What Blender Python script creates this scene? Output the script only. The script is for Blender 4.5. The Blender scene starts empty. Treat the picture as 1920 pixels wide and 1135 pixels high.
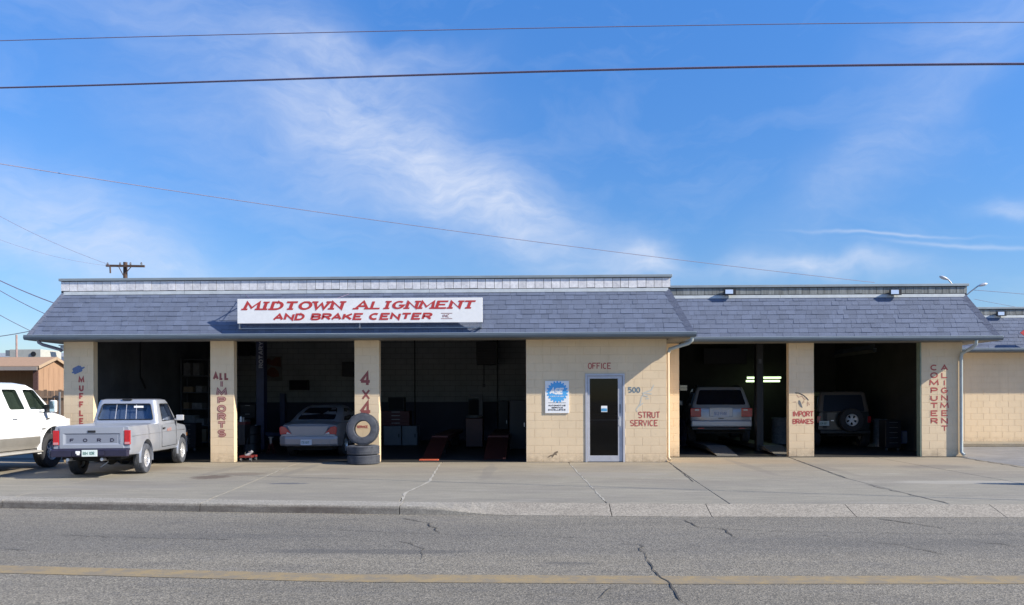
import bpy, bmesh, math, random
from mathutils import Vector, Matrix
R = math.radians
rnd = random.Random(7)
sc = bpy.context.scene
COL = sc.collection

# ------------------------------------------------------------------ camera
F, CX, HY, PSI, RHO, EYE = 1493.0, 960.0, 745.0, 0.028, 0.0028, 1.6
fwd = Vector((-math.sin(PSI), math.cos(PSI), 0)); rgt0 = Vector((math.cos(PSI), math.sin(PSI), 0)); up0 = Vector((0, 0, 1))
crgt = rgt0*math.cos(RHO) - up0*math.sin(RHO); cup = up0*math.cos(RHO) + rgt0*math.sin(RHO)
cam_d = bpy.data.cameras.new('camera'); cam = bpy.data.objects.new('camera', cam_d); COL.objects.link(cam)
mw = Matrix((crgt, cup, -fwd)).transposed().to_4x4(); mw.translation = Vector((0, 0, EYE))
cam.matrix_world = mw
cam_d.sensor_width = 36; cam_d.lens = F/1920*36; cam_d.shift_y = (HY-567.5)/1920
cam_d.clip_start = .1; cam_d.clip_end = 3000
sc.camera = cam

# ------------------------------------------------------------------ light
SUN = Vector((1.70, -.47, 1.08)).normalized()
sc.view_settings.view_transform = 'Standard'; sc.view_settings.look = 'None'
sc.view_settings.gamma = 1; sc.view_settings.use_curve_mapping = False
sc.view_settings.exposure = 0.74
sun_d = bpy.data.lights.new('sun', 'SUN'); sun_d.energy = 5.0; sun_d.angle = R(.53); sun_d.color = (1, .925, .785)
sun = bpy.data.objects.new('sun', sun_d); COL.objects.link(sun)
sun.rotation_euler = SUN.to_track_quat('Z', 'Y').to_euler()
world = bpy.data.worlds.new('World'); sc.world = world; world.use_nodes = True
wn = world.node_tree.nodes; wl = world.node_tree.links; wn.clear()
def wnode(t, **k):
    n = wn.new(t)
    for a, b in k.items(): setattr(n, a, b)
    return n
def wmath(op, a, b=None, c=None):
    n = wn.new('ShaderNodeMath'); n.operation = op
    for i, x in enumerate((a, b, c)):
        if x is None: continue
        if isinstance(x, (int, float)): n.inputs[i].default_value = x
        else: wl.new(x, n.inputs[i])
    return n.outputs[0]
sky = wnode('ShaderNodeTexSky', sky_type='NISHITA', sun_disc=False)
sky.sun_elevation = math.asin(SUN.z); sky.sun_rotation = math.atan2(SUN.x, SUN.y)
sky.air_density = 1.0; sky.dust_density = .15; sky.ozone_density = 3.0
tc = wnode('ShaderNodeTexCoord'); sep = wnode('ShaderNodeSeparateXYZ'); wl.new(tc.outputs['Generated'], sep.inputs[0])
az = wmath('ARCTAN2', sep.outputs[0], sep.outputs[1])
hyp = wmath('SQRT', wmath('ADD', wmath('MULTIPLY', sep.outputs[0], sep.outputs[0]), wmath('MULTIPLY', sep.outputs[1], sep.outputs[1])))
el = wmath('ARCTAN2', sep.outputs[2], hyp)
comb = wnode('ShaderNodeCombineXYZ'); wl.new(az, comb.inputs[0]); wl.new(el, comb.inputs[1])
def az_el(px, py):
    u = (px-CX)/F; v = (HY-py)/F
    return math.atan(u)-PSI, math.atan(v/math.sqrt(1+u*u))
# cirrus: (px, py, sigma along, sigma across, angle, strength, exponent)
clouds = [(860, 330, 175, 52, -37, 1.15), (640, 230, 150, 60, -52, .6), (440, 130, 170, 45, -28, .38),
          (120, 405, 130, 55, -15, .75), (1205, 487, 42, 26, 0, .95), (1540, 507, 95, 16, -3, 1.1), (1690, 250, 170, 38, 38, .36),
          (1893, 374, 30, 11, -12, .9), (430, 270, 170, 50, -20, .30), (1000, 420, 160, 30, -20, .45), (230, 480, 200, 30, -8, .45),
          (820, 105, 70, 22, 0, .3), (1830, 60, 120, 30, 10, .25), (640, 100, 150, 22, -12, .3)]
warpn = wnode('ShaderNodeTexNoise'); warpn.inputs['Scale'].default_value = 9; warpn.inputs['Detail'].default_value = 4
wl.new(comb.outputs[0], warpn.inputs['Vector'])
wsub = wnode('ShaderNodeVectorMath', operation='SUBTRACT'); wl.new(warpn.outputs['Color'], wsub.inputs[0]); wsub.inputs[1].default_value = (.5, .5, .5)
wsc = wnode('ShaderNodeVectorMath', operation='SCALE'); wl.new(wsub.outputs[0], wsc.inputs[0]); wsc.inputs['Scale'].default_value = .085
wad = wnode('ShaderNodeVectorMath', operation='ADD'); wl.new(comb.outputs[0], wad.inputs[0]); wl.new(wsc.outputs[0], wad.inputs[1])
def blob(px, py, s1, s2, ang, k, src, sharp=1):
    a, e = az_el(px, py)
    m = wnode('ShaderNodeMapping', vector_type='TEXTURE'); wl.new(src, m.inputs[0])
    m.inputs['Location'].default_value = (a, e, 0); m.inputs['Rotation'].default_value = (0, 0, R(ang)); m.inputs['Scale'].default_value = (s1/F, s2/F, 1)
    l = wnode('ShaderNodeVectorMath', operation='LENGTH'); wl.new(m.outputs[0], l.inputs[0])
    l2 = wmath('MULTIPLY', l.outputs['Value'], l.outputs['Value'])
    return wmath('MULTIPLY', wmath('EXPONENT', wmath('MULTIPLY', l2, -.5)), k)
tot = None
for c in clouds:
    b = blob(*c, wad.outputs[0]); tot = b if tot is None else wmath('ADD', tot, b)
def streak(scale, ang, sx, sy, detail, dist):
    m = wnode('ShaderNodeMapping'); wl.new(wad.outputs[0], m.inputs[0]); m.inputs['Rotation'].default_value = (0, 0, R(ang)); m.inputs['Scale'].default_value = (sx, sy, 1)
    n = wnode('ShaderNodeTexNoise'); wl.new(m.outputs[0], n.inputs['Vector']); n.inputs['Scale'].default_value = scale
    n.inputs['Detail'].default_value = detail; n.inputs['Roughness'].default_value = .6; n.inputs['Distortion'].default_value = dist
    return n.outputs['Fac']
st = wmath('ADD', wmath('MULTIPLY', streak(7, 38, 1, 3.2, 9, .6), .6), wmath('MULTIPLY', streak(26, 24, 1, 3, 6, .3), .4))
st = wmath('MULTIPLY', wmath('SUBTRACT', st, .14), 1.75)
tot = wmath('MULTIPLY', tot, wmath('MAXIMUM', st, .0))
# faint veil everywhere
veil = wmath('MULTIPLY', wmath('MAXIMUM', wmath('SUBTRACT', streak(4, 30, 1, 3, 7, .4), .5), 0), .75)
tot = wmath('ADD', tot, veil)
wss = wnode('ShaderNodeVectorMath', operation='SCALE'); wl.new(wsub.outputs[0], wss.inputs[0]); wss.inputs['Scale'].default_value = .03
wsm = wnode('ShaderNodeVectorMath', operation='ADD'); wl.new(comb.outputs[0], wsm.inputs[0]); wl.new(wss.outputs[0], wsm.inputs[1])
contr = wmath('ADD', blob(1655, 442, 75, 1.9, -6, .5, wsm.outputs[0]), blob(1815, 463, 80, 2.6, -8, .42, wsm.outputs[0]))
tot = wmath('ADD', tot, contr)
above = wmath('MULTIPLY', wmath('MINIMUM', wmath('MAXIMUM', wmath('MULTIPLY', el, 25), 0), 1), .75)
fac = wmath('MULTIPLY', wmath('MINIMUM', tot, 1), above)
hsv = wnode('ShaderNodeHueSaturation'); hsv.inputs['Saturation'].default_value = 1.25; hsv.inputs['Value'].default_value = 1.0
wl.new(sky.outputs[0], hsv.inputs['Color'])
# the photograph's sky deepens gently from a pale horizon: clear dry air
gr = wnode('ShaderNodeMapRange'); wl.new(el, gr.inputs[0]); gr.inputs[1].default_value = 0; gr.inputs[2].default_value = .5; gr.inputs[3].default_value = .62; gr.inputs[4].default_value = 1.30
tint = wnode('ShaderNodeVectorMath', operation='MULTIPLY'); wl.new(hsv.outputs[0], tint.inputs[0]); tint.inputs[1].default_value = (.86, .92, 1.10)
grad = wnode('ShaderNodeVectorMath', operation='SCALE'); wl.new(tint.outputs[0], grad.inputs[0]); wl.new(gr.outputs[0], grad.inputs['Scale'])
mixc = wnode('ShaderNodeMixRGB'); wl.new(fac, mixc.inputs[0]); wl.new(grad.outputs[0], mixc.inputs[1]); mixc.inputs[2].default_value = (4.6, 5.0, 5.9, 1)
bg = wnode('ShaderNodeBackground'); bg.inputs['Strength'].default_value = .1; wl.new(mixc.outputs[0], bg.inputs[0])
wo = wnode('ShaderNodeOutputWorld'); wl.new(bg.outputs[0], wo.inputs[0])

# ------------------------------------------------------------------ survey helpers
def ray(px, py):
    u = (px-CX)/F; v = (HY-py)/F
    r = u*math.cos(RHO)+v*math.sin(RHO); z = v*math.cos(RHO)-u*math.sin(RHO)
    return Vector((r*math.cos(PSI)-math.sin(PSI), r*math.sin(PSI)+math.cos(PSI), z))
def onY(px, py, Y):
    d = ray(px, py); t = Y/d.y; return d.x*t, EYE+d.z*t
def onZ(px, py, Z=0):
    d = ray(px, py); t = (Z-EYE)/d.z; return d.x*t, d.y*t

# ------------------------------------------------------------------ materials
MATS = {}
def mat(name, col, rough=.7, metal=0, nscale=None, namt=.1, col2=None, bump=0, bscale=60, rand=0, spec=.5, coat=0, emit=None, stretch=(1, 1, 1)):
    if name in MATS: return MATS[name]
    m = bpy.data.materials.new(name); m.use_nodes = True; nt = m.node_tree; n = nt.nodes; L = nt.links
    p = n['Principled BSDF']; p.inputs['Roughness'].default_value = rough; p.inputs['Metallic'].default_value = metal
    p.inputs['Specular IOR Level'].default_value = spec; p.inputs['Coat Weight'].default_value = coat
    p.inputs['Coat Roughness'].default_value = .05
    c = (*col, 1); p.inputs['Base Color'].default_value = c
    geo = n.new('ShaderNodeNewGeometry'); mp = n.new('ShaderNodeMapping'); mp.inputs['Scale'].default_value = stretch
    L.new(geo.outputs['Position'], mp.inputs[0]); out = None
    if nscale:
        t = n.new('ShaderNodeTexNoise'); t.inputs['Scale'].default_value = nscale; t.inputs['Detail'].default_value = 6
        t.inputs['Roughness'].default_value = .65; L.new(mp.outputs[0], t.inputs['Vector'])
        rp = n.new('ShaderNodeValToRGB'); rp.color_ramp.elements[0].position = .32; rp.color_ramp.elements[1].position = .68
        c2 = col2 or tuple(x*(1-namt) for x in col)
        rp.color_ramp.elements[0].color = (*c2, 1); rp.color_ramp.elements[1].color = (*(x*(1+namt*.3) if not col2 else x for x in col), 1)
        L.new(t.outputs['Fac'], rp.inputs[0]); out = rp.outputs[0]
    if rand:
        oi = n.new('ShaderNodeObjectInfo'); mm = n.new('ShaderNodeMapRange'); L.new(oi.outputs['Random'], mm.inputs[0])
        mm.inputs[3].default_value = 1-rand; mm.inputs[4].default_value = 1+rand
        hs = n.new('ShaderNodeHueSaturation'); L.new(mm.outputs[0], hs.inputs['Value'])
        if out: L.new(out, hs.inputs['Color'])
        else: hs.inputs['Color'].default_value = c
        out = hs.outputs[0]
    if out: L.new(out, p.inputs['Base Color'])
    if bump:
        t = n.new('ShaderNodeTexNoise'); t.inputs['Scale'].default_value = bscale; t.inputs['Detail'].default_value = 5
        L.new(geo.outputs['Position'], t.inputs['Vector'])
        b = n.new('ShaderNodeBump'); b.inputs['Strength'].default_value = bump; b.inputs['Distance'].default_value = .01
        L.new(t.outputs['Fac'], b.inputs['Height']); L.new(b.outputs[0], p.inputs['Normal'])
    if emit:
        p.inputs['Emission Color'].default_value = (*emit[0], 1); p.inputs['Emission Strength'].default_value = emit[1]
    MATS[name] = m; return m
def nodes_of(m): return m.node_tree.nodes, m.node_tree.links, m.node_tree.nodes['Principled BSDF']
class NB:   # tiny node helper
    def __init__(s, m): s.m = m; s.n = m.node_tree.nodes; s.L = m.node_tree.links; s.p = s.n['Principled BSDF']; s.geo = s.n.new('ShaderNodeNewGeometry')
    def math(s, op, a, b=None, c=None):
        k = s.n.new('ShaderNodeMath'); k.operation = op
        for i, x in enumerate((a, b, c)):
            if x is None: continue
            if isinstance(x, (int, float)): k.inputs[i].default_value = x
            else: s.L.new(x, k.inputs[i])
        return k.outputs[0]
    def noise(s, scale, detail=5, rough=.6, stretch=(1, 1, 1), dist=0, rot=0, off=(0, 0, 0)):
        mp = s.n.new('ShaderNodeMapping'); mp.inputs['Scale'].default_value = stretch; mp.inputs['Rotation'].default_value = (0, 0, rot); mp.inputs['Location'].default_value = off
        s.L.new(s.geo.outputs['Position'], mp.inputs[0])
        t = s.n.new('ShaderNodeTexNoise'); t.inputs['Scale'].default_value = scale; t.inputs['Detail'].default_value = detail
        t.inputs['Roughness'].default_value = rough; t.inputs['Distortion'].default_value = dist; s.L.new(mp.outputs[0], t.inputs['Vector']); return t.outputs['Fac']
    def ramp(s, f, stops):
        r = s.n.new('ShaderNodeValToRGB'); e = r.color_ramp.elements
        while len(e) < len(stops): e.new(.5)
        for el_, (p, c) in zip(e, stops): el_.position = p; el_.color = (*c, 1) if isinstance(c, tuple) else (c, c, c, 1)
        s.L.new(f, r.inputs[0]); return r.outputs[0]
    def mix(s, f, a, b, mode='MIX'):
        k = s.n.new('ShaderNodeMixRGB'); k.blend_type = mode
        for i, x in enumerate((f, a, b)):
            if isinstance(x, (int, float)): k.inputs[i].default_value = x if i == 0 else (x, x, x, 1)
            elif isinstance(x, tuple): k.inputs[i].default_value = (*x, 1)
            else: s.L.new(x, k.inputs[i])
        return k.outputs[0]
    def xyz(s):
        k = s.n.new('ShaderNodeSeparateXYZ'); s.L.new(s.geo.outputs['Position'], k.inputs[0]); return k.outputs
    def spot(s, x, y, rx, ry, warp=.35, ang=0):
        """irregular mask for stains and one painted shadow round (x,y)"""
        mp = s.n.new('ShaderNodeMapping'); mp.vector_type = 'TEXTURE'; s.L.new(s.geo.outputs['Position'], mp.inputs[0])
        mp.inputs['Location'].default_value = (x, y, 0); mp.inputs['Scale'].default_value = (rx, ry, 1e3); mp.inputs['Rotation'].default_value = (0, 0, ang)
        l = s.n.new('ShaderNodeVectorMath'); l.operation = 'LENGTH'; s.L.new(mp.outputs[0], l.inputs[0])
        d = s.math('ADD', l.outputs['Value'], s.math('MULTIPLY', s.math('SUBTRACT', s.noise(2.2/max(rx, ry), 6), .5), 4*warp))
        return s.math('MINIMUM', s.math('MAXIMUM', s.math('MULTIPLY', s.math('SUBTRACT', 1.05, d), 3), 0), 1)
    def bump(s, h, st=.3, dist=.01):
        b = s.n.new('ShaderNodeBump'); b.inputs['Strength'].default_value = st; b.inputs['Distance'].default_value = dist
        s.L.new(h, b.inputs['Height']); s.L.new(b.outputs[0], s.p.inputs['Normal'])
    def base(s, c): s.L.new(c, s.p.inputs['Base Color'])

def concrete_mat():
    m = bpy.data.materials.new('old_concrete'); m.use_nodes = True; b = NB(m); b.p.inputs['Roughness'].default_value = .85
    big = b.noise(.35, 6, .6, (1, 2.2, 1), .5); fine = b.noise(28, 5, .7); st = b.noise(1.3, 8, .7, (1, 5, 1), 1.0)
    y = b.xyz()[1]
    grey = b.mix(b.ramp(st, [(.35, 0.0), (.65, 1.0)]), (.228, .212, .172), (.295, .271, .219))
    tan = b.mix(b.ramp(st, [(.3, 0.0), (.7, 1.0)]), (.245, .20, .137), (.35, .30, .222))
    ym = b.math('ADD', y, b.math('MULTIPLY', b.math('SUBTRACT', big, .5), 5))
    mr = b.n.new('ShaderNodeMapRange'); b.L.new(ym, mr.inputs[0]); mr.inputs[1].default_value = 15.2; mr.inputs[2].default_value = 19.3
    c = b.mix(mr.outputs[0], grey, tan)
    c = b.mix(b.math('MULTIPLY', b.ramp(big, [(.45, 0.0), (.62, 1.0)]), .45), c, (.185, .17, .15))
    c = b.mix(.5, c, b.ramp(fine, [(.3, .25), (.7, .55)]), 'OVERLAY')
    streaky = b.noise(.9, 7, .75, (.35, 3.5, 1), .8, 0, (3, 5, 0))
    c = b.mix(b.math('MULTIPLY', b.ramp(streaky, [(.56, 0.0), (.66, 1.0)]), .35), c, (.38, .355, .31))
    c = b.mix(b.math('MULTIPLY', b.ramp(streaky, [(.30, 1.0), (.40, 0.0)]), .5), c, (.165, .155, .14))
    for (x, yy, rx, ry, col, k) in [(-6.55, 15.95, .42, .42, (.10, .075, .06), .85), (-6.1, 16.6, .6, .35, (.12, .09, .07), .5), (-4.6, 14.75, .42, .14, (.08, .085, .10), .85),  # the flat blue-black spot is a cast shadow painted into the concrete
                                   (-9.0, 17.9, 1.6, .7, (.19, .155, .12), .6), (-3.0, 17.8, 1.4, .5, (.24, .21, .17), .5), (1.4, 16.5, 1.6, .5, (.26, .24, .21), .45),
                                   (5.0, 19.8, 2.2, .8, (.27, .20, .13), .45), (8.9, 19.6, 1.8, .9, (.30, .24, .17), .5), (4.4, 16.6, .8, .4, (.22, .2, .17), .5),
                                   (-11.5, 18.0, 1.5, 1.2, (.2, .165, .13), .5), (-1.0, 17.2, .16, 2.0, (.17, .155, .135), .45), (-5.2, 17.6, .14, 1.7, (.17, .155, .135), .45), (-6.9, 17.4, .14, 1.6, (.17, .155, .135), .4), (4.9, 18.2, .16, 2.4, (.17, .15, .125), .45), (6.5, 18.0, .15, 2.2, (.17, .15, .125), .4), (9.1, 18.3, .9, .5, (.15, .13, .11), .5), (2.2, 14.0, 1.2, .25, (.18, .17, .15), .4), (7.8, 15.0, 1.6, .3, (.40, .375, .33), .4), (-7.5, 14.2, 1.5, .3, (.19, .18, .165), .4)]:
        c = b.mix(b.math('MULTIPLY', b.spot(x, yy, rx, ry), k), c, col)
    # grime inside the bays
    mr2 = b.n.new('ShaderNodeMapRange'); b.L.new(y, mr2.inputs[0]); mr2.inputs[1].default_value = 19.62; mr2.inputs[2].default_value = 19.75
    b.base(c); b.bump(fine, .25, .006); return m
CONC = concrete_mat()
def asphalt_mat():
    m = bpy.data.materials.new('worn_asphalt'); m.use_nodes = True; b = NB(m); b.p.inputs['Roughness'].default_value = .9
    y = b.xyz()[1]
    sp = b.noise(75, 3, .8); sp2 = b.noise(32, 3, .7); big = b.noise(.5, 5, .6, (.3, 1.6, 1), .6); mid = b.noise(3, 6, .7, (.5, 1.5, 1))
    c = b.mix(b.ramp(big, [(.3, 0.0), (.7, 1.0)]), (.155, .140, .113), (.218, .196, .156))
    # polished darker wheel lane between the kerb and the crown of the road
    lane = b.math('MULTIPLY', b.ramp(b.math('MULTIPLY', b.math('ADD', y, b.math('MULTIPLY', big, 1.0)), .05), [(.455, 0.0), (.475, 1.0), (.53, 1.0), (.60, .3)]), .55)
    c = b.mix(lane, c, (.125, .118, .106))
    c = b.mix(b.math('MULTIPLY', b.ramp(mid, [(.35, 1.0), (.5, 0.0)]), .35), c, (.11, .105, .10))
    v = b.n.new('ShaderNodeTexVoronoi'); v.inputs['Scale'].default_value = 62; b.L.new(b.geo.outputs['Position'], v.inputs['Vector'])
    ag = b.n.new('ShaderNodeSeparateColor'); b.L.new(v.outputs['Color'], ag.inputs[0])
    c = b.mix(.7, c, b.ramp(ag.outputs[0], [(0.0, .2), (.5, .48), (1.0, .82)]), 'OVERLAY')
    c = b.mix(.6, c, b.ramp(sp, [(.32, .22), (.68, .74)]), 'OVERLAY')
    c = b.mix(b.math('MULTIPLY', b.ramp(sp2, [(.66, 0.0), (.72, 1.0)]), .5), c, (.42, .38, .32))
    for (x, yy, rx, ry, k) in [(-1.9, 8.9, 1.3, .16, .5), (.35, 8.3, .3, .08, .5), (4.0, 9.6, 2, .3, .25), (-4, 9.9, 2.0, .2, .25)]:
        c = b.mix(b.math('MULTIPLY', b.spot(x, yy, rx, ry), k), c, (.07, .068, .066))
    b.base(c); b.bump(b.math('ADD', v.outputs['Distance'], sp), .5, .008); return m
ASPH = asphalt_mat()
def apron_mat():
    m = bpy.data.materials.new('exposed_aggregate'); m.use_nodes = True; b = NB(m); b.p.inputs['Roughness'].default_value = .9
    v = b.n.new('ShaderNodeTexVoronoi'); v.inputs['Scale'].default_value = 60; b.L.new(b.geo.outputs['Position'], v.inputs['Vector'])
    ag = b.n.new('ShaderNodeSeparateColor'); b.L.new(v.outputs['Color'], ag.inputs[0])
    x, y, z = b.xyz()
    c = b.mix(b.ramp(b.noise(1.5, 5), [(.3, 0.0), (.7, 1.0)]), (.228, .203, .168), (.290, .262, .218))
    conc = b.mix(b.ramp(b.noise(1.3, 8, .7, (1, 5, 1), 1.0), [(.35, 0.0), (.65, 1.0)]), (.235, .22, .19), (.30, .278, .238))
    c = b.mix(b.ramp(b.math('ADD', b.math('MULTIPLY', x, .04), .5), [(.43, 0.0), (.49, 1.0)]), conc, c)
    c = b.mix(.6, c, b.ramp(ag.outputs[0], [(0.0, .25), (1.0, .75)]), 'OVERLAY')
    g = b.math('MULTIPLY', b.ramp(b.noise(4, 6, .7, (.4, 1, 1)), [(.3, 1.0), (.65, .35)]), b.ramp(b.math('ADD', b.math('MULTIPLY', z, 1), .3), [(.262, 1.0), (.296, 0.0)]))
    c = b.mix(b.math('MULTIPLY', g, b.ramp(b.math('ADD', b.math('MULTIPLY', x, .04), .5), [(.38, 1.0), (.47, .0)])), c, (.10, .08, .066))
    b.base(c); return m
APRON = apron_mat()
def yellow_mat():
    m = bpy.data.materials.new('worn_yellow_paint'); m.use_nodes = True; b = NB(m); b.p.inputs['Roughness'].default_value = .8
    f = b.ramp(b.noise(5, 7, .8), [(.42, 0.0), (.58, 1.0)]); f2 = b.ramp(b.noise(70, 3, .8), [(.38, 0.0), (.5, 1.0)])
    k = b.math('MULTIPLY', b.math('ADD', b.math('MULTIPLY', f, .62), .32), b.math('ADD', b.math('MULTIPLY', f2, .5), .5))
    c = b.mix(b.math('MULTIPLY', k, .85), (.165, .15, .125), (.33, .235, .10)); b.base(c); return m
YEL = yellow_mat()
CREAM = (.755, .588, .388)
def cream_mat(name, col, rand):
    m = bpy.data.materials.new(name); m.use_nodes = True; b = NB(m); b.p.inputs['Roughness'].default_value = .75
    x, y, z = b.xyz()
    c = b.mix(b.ramp(b.noise(1.2, 6, .6, (1, 1, .5)), [(.35, 0.0), (.65, 1.0)]), tuple(a*.90 for a in col), col)
    c = b.mix(b.math('MULTIPLY', b.ramp(b.noise(9, 7, .75), [(.60, 0.0), (.68, 1.0)]), .22), c, (.42, .31, .19))
    # splash dirt on the lowest courses
    low = b.math('MULTIPLY', b.ramp(z, [(0.0, 1.0), (.32, 0.0)]), b.ramp(b.noise(5, 7, .75, (1, 1, 1.6)), [(.38, 0.0), (.62, 1.0)]))
    c = b.mix(b.math('MULTIPLY', low, .75), c, (.34, .25, .16))
    drip = b.math('MULTIPLY', b.ramp(b.noise(5, 5, .7, (1.5, 1, .08)), [(.56, 0.0), (.70, 1.0)]), .22)
    c = b.mix(drip, c, (.50, .37, .21))
    oi = b.n.new('ShaderNodeObjectInfo'); mm = b.n.new('ShaderNodeMapRange'); b.L.new(oi.outputs['Random'], mm.inputs[0]); mm.inputs[3].default_value = 1-rand; mm.inputs[4].default_value = 1+rand
    hs = b.n.new('ShaderNodeHueSaturation'); b.L.new(mm.outputs[0], hs.inputs['Value']); b.L.new(c, hs.inputs['Color'])
    b.base(hs.outputs[0]); b.bump(b.noise(90, 4, .7), .25, .006); return m
M = {}
M['block'] = cream_mat('cream_painted_block', CREAM, .012)
M['core'] = cream_mat('cream_painted_mortar', (.735, .571, .375), 0)
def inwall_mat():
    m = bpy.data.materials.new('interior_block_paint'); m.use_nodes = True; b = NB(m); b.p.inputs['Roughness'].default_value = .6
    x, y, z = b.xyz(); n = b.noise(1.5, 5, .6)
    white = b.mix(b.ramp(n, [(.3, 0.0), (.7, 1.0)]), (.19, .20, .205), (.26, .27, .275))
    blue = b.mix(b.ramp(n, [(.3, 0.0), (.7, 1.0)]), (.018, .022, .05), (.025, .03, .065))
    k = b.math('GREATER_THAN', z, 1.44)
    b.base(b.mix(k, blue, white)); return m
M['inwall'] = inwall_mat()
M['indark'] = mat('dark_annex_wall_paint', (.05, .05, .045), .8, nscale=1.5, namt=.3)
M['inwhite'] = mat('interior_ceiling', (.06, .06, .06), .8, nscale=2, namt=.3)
M['shingle'] = mat('grey_blue_asphalt_shingle', (.124, .151, .222), .9, nscale=1.3, namt=.14, rand=.10, bump=.5, bscale=160)
M['deck'] = mat('roof_felt', (.03, .032, .042), .95, nscale=3, namt=.2)
M['hip'] = mat('hip_cap_shingle', (.13, .15, .215), .9, nscale=30, namt=.3, bump=.4, bscale=150)
M['slate_w'] = mat('weathered_white_tile', (.80, .79, .80), .8, nscale=12, col2=(.56, .55, .58), rand=.10, bump=.3, bscale=50)
M['slate_g'] = mat('weathered_grey_tile', (.27, .29, .29), .85, nscale=9, col2=(.14, .145, .14), rand=.15, stretch=(2.5, 1, .25), bump=.3, bscale=50)
M['flash'] = mat('pale_painted_flashing', (.47, .51, .54), .55, nscale=4, namt=.2)
M['cap'] = mat('grey_metal_coping', (.30, .345, .37), .5, .3, nscale=3, namt=.15)
M['gutter'] = mat('blue_grey_gutter', (.12, .155, .19), .45, .2, nscale=2, namt=.15, stretch=(1, 1, 4))
M['soffit'] = mat('soffit_board', (.17, .17, .165), .8, nscale=3, namt=.2)
M['pipe'] = mat('painted_downspout', (.42, .47, .47), .5, nscale=5, namt=.2)
M['pipe_d'] = mat('dark_downspout', (.17, .18, .24), .5, nscale=5, namt=.2)
M['alu'] = mat('anodised_aluminium', (.50, .50, .54), .42, .25, nscale=6, namt=.12)
M['steel'] = mat('dull_steel', (.35, .35, .36), .4, .8, nscale=10, namt=.2)
M['chrome'] = mat('bright_rim_metal', (.66, .66, .68), .3, .5)
M['rubber'] = mat('tyre_rubber', (.035, .036, .042), .75, nscale=14, col2=(.022, .022, .025), bump=.2, bscale=80)
M['rubber_dusty'] = mat('dusty_tyre_rubber', (.088, .095, .115), .85, nscale=10, col2=(.042, .046, .058), bump=.3, bscale=70)
M['black'] = mat('black_plastic', (.015, .015, .017), .5, nscale=20, namt=.2)
M['dark'] = mat('dark_underbody', (.012, .012, .012), .9, nscale=10, namt=.3)
M['letter'] = mat('faded_red_paint', (.40, .055, .05), .8, nscale=24, col2=(.47, .12, .10))
M['letter_d'] = mat('maroon_sign_paint', (.23, .055, .05), .8, nscale=30, col2=(.31, .10, .085))
M['letter_o'] = mat('pink_outline_paint', (.52, .30, .25), .8, nscale=20, namt=.2)
M['signred'] = mat('sign_red', (.52, .045, .045), .6, nscale=20, namt=.15)
M['signwhite'] = mat('sign_white_board', (.86, .86, .86), .5, nscale=9, col2=(.80, .80, .80))
M['blue_p'] = mat('faded_blue_paint', (.14, .19, .33), .8, nscale=30, namt=.25)
M['num'] = mat('blue_grey_number_paint', (.16, .22, .26), .8, nscale=30, namt=.2)
M['paleblue'] = mat('very_faded_blue_paint', (.48, .50, .48), .8, nscale=25, col2=(.62, .56, .44))
M['asecyan'] = mat('sign_sky_blue', (.09, .40, .78), .5, nscale=5, namt=.05)
M['ink'] = mat('black_sign_ink', (.03, .03, .035), .6, nscale=30, namt=.1)
M['silver'] = mat('silver_grey_car_paint', (.36, .385, .445), .38, .35, nscale=1.4, namt=.08, coat=.6)
M['truckwhite'] = mat('white_car_paint', (.78, .79, .80), .3, nscale=2, namt=.04, coat=.6)
M['trucktan'] = mat('tan_grey_cladding_paint', (.27, .255, .23), .35, .3, nscale=4, namt=.1, coat=.4)
M['sedan'] = mat('champagne_car_paint', (.31, .295, .31), .4, .15, nscale=2, namt=.05, coat=.6)
M['suv'] = mat('silver_suv_paint', (.42, .43, .46), .35, .35, nscale=2, namt=.05, coat=.6)
M['jeep'] = mat('dark_green_car_paint', (.012, .018, .020), .35, nscale=2, namt=.1, coat=.5)
M['jeeptop'] = mat('tan_hard_top', (.13, .11, .095), .6, nscale=10, namt=.1)
M['redlens'] = mat('red_lamp_lens', (.45, .012, .02), .25, nscale=40, namt=.2, coat=.8)
M['whitelens'] = mat('clear_lamp_lens', (.60, .58, .58), .2, nscale=40, namt=.1, coat=.8)
M['plate'] = mat('pale_licence_plate', (.62, .70, .68), .5, nscale=12, namt=.05)
M['plategreen'] = mat('green_plate_print', (.05, .17, .13), .5, nscale=40, namt=.1)
M['bumper'] = mat('dark_navy_bumper', (.022, .020, .045), .45, nscale=8, namt=.25)
M['wood'] = mat('weathered_fence_wood', (.30, .20, .13), .9, nscale=8, col2=(.20, .13, .085), stretch=(4, 4, .4), rand=.16)
M['polewood'] = mat('dark_pole_wood', (.09, .055, .04), .9, nscale=6, namt=.3, stretch=(4, 4, .3))
M['shed'] = mat('brown_shed_boards', (.33, .20, .12), .9, nscale=3, namt=.2, stretch=(5, 5, .4))
M['shedroof'] = mat('brown_shed_roof', (.36, .23, .15), .9, nscale=10, namt=.15)
M['trim'] = mat('dark_red_brown_trim', (.12, .06, .05), .8, nscale=10, namt=.2)
M['hvac'] = mat('beige_metal_unit', (.42, .42, .38), .6, nscale=3, namt=.12)
M['farwhite'] = mat('far_white_wall', (.70, .72, .75), .7, nscale=2, namt=.06)
M['farblue'] = mat('far_blue_roof', (.20, .24, .33), .7, nscale=2, namt=.1)
M['wire'] = mat('weathered_cable', (.16, .13, .20), .6, nscale=20, namt=.2)
M['liftblue'] = mat('lift_blue_paint', (.012, .02, .075), .5, nscale=6, namt=.3)
M['orange'] = mat('orange_red_ramp_paint', (.085, .016, .010), .55, nscale=7, namt=.35)
M['toolred3'] = mat('jack_red_paint', (.16, .02, .018), .5, nscale=8, namt=.2)
M['toolred2'] = mat('dim_red_paint', (.09, .010, .012), .5, nscale=8, namt=.2)
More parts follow.
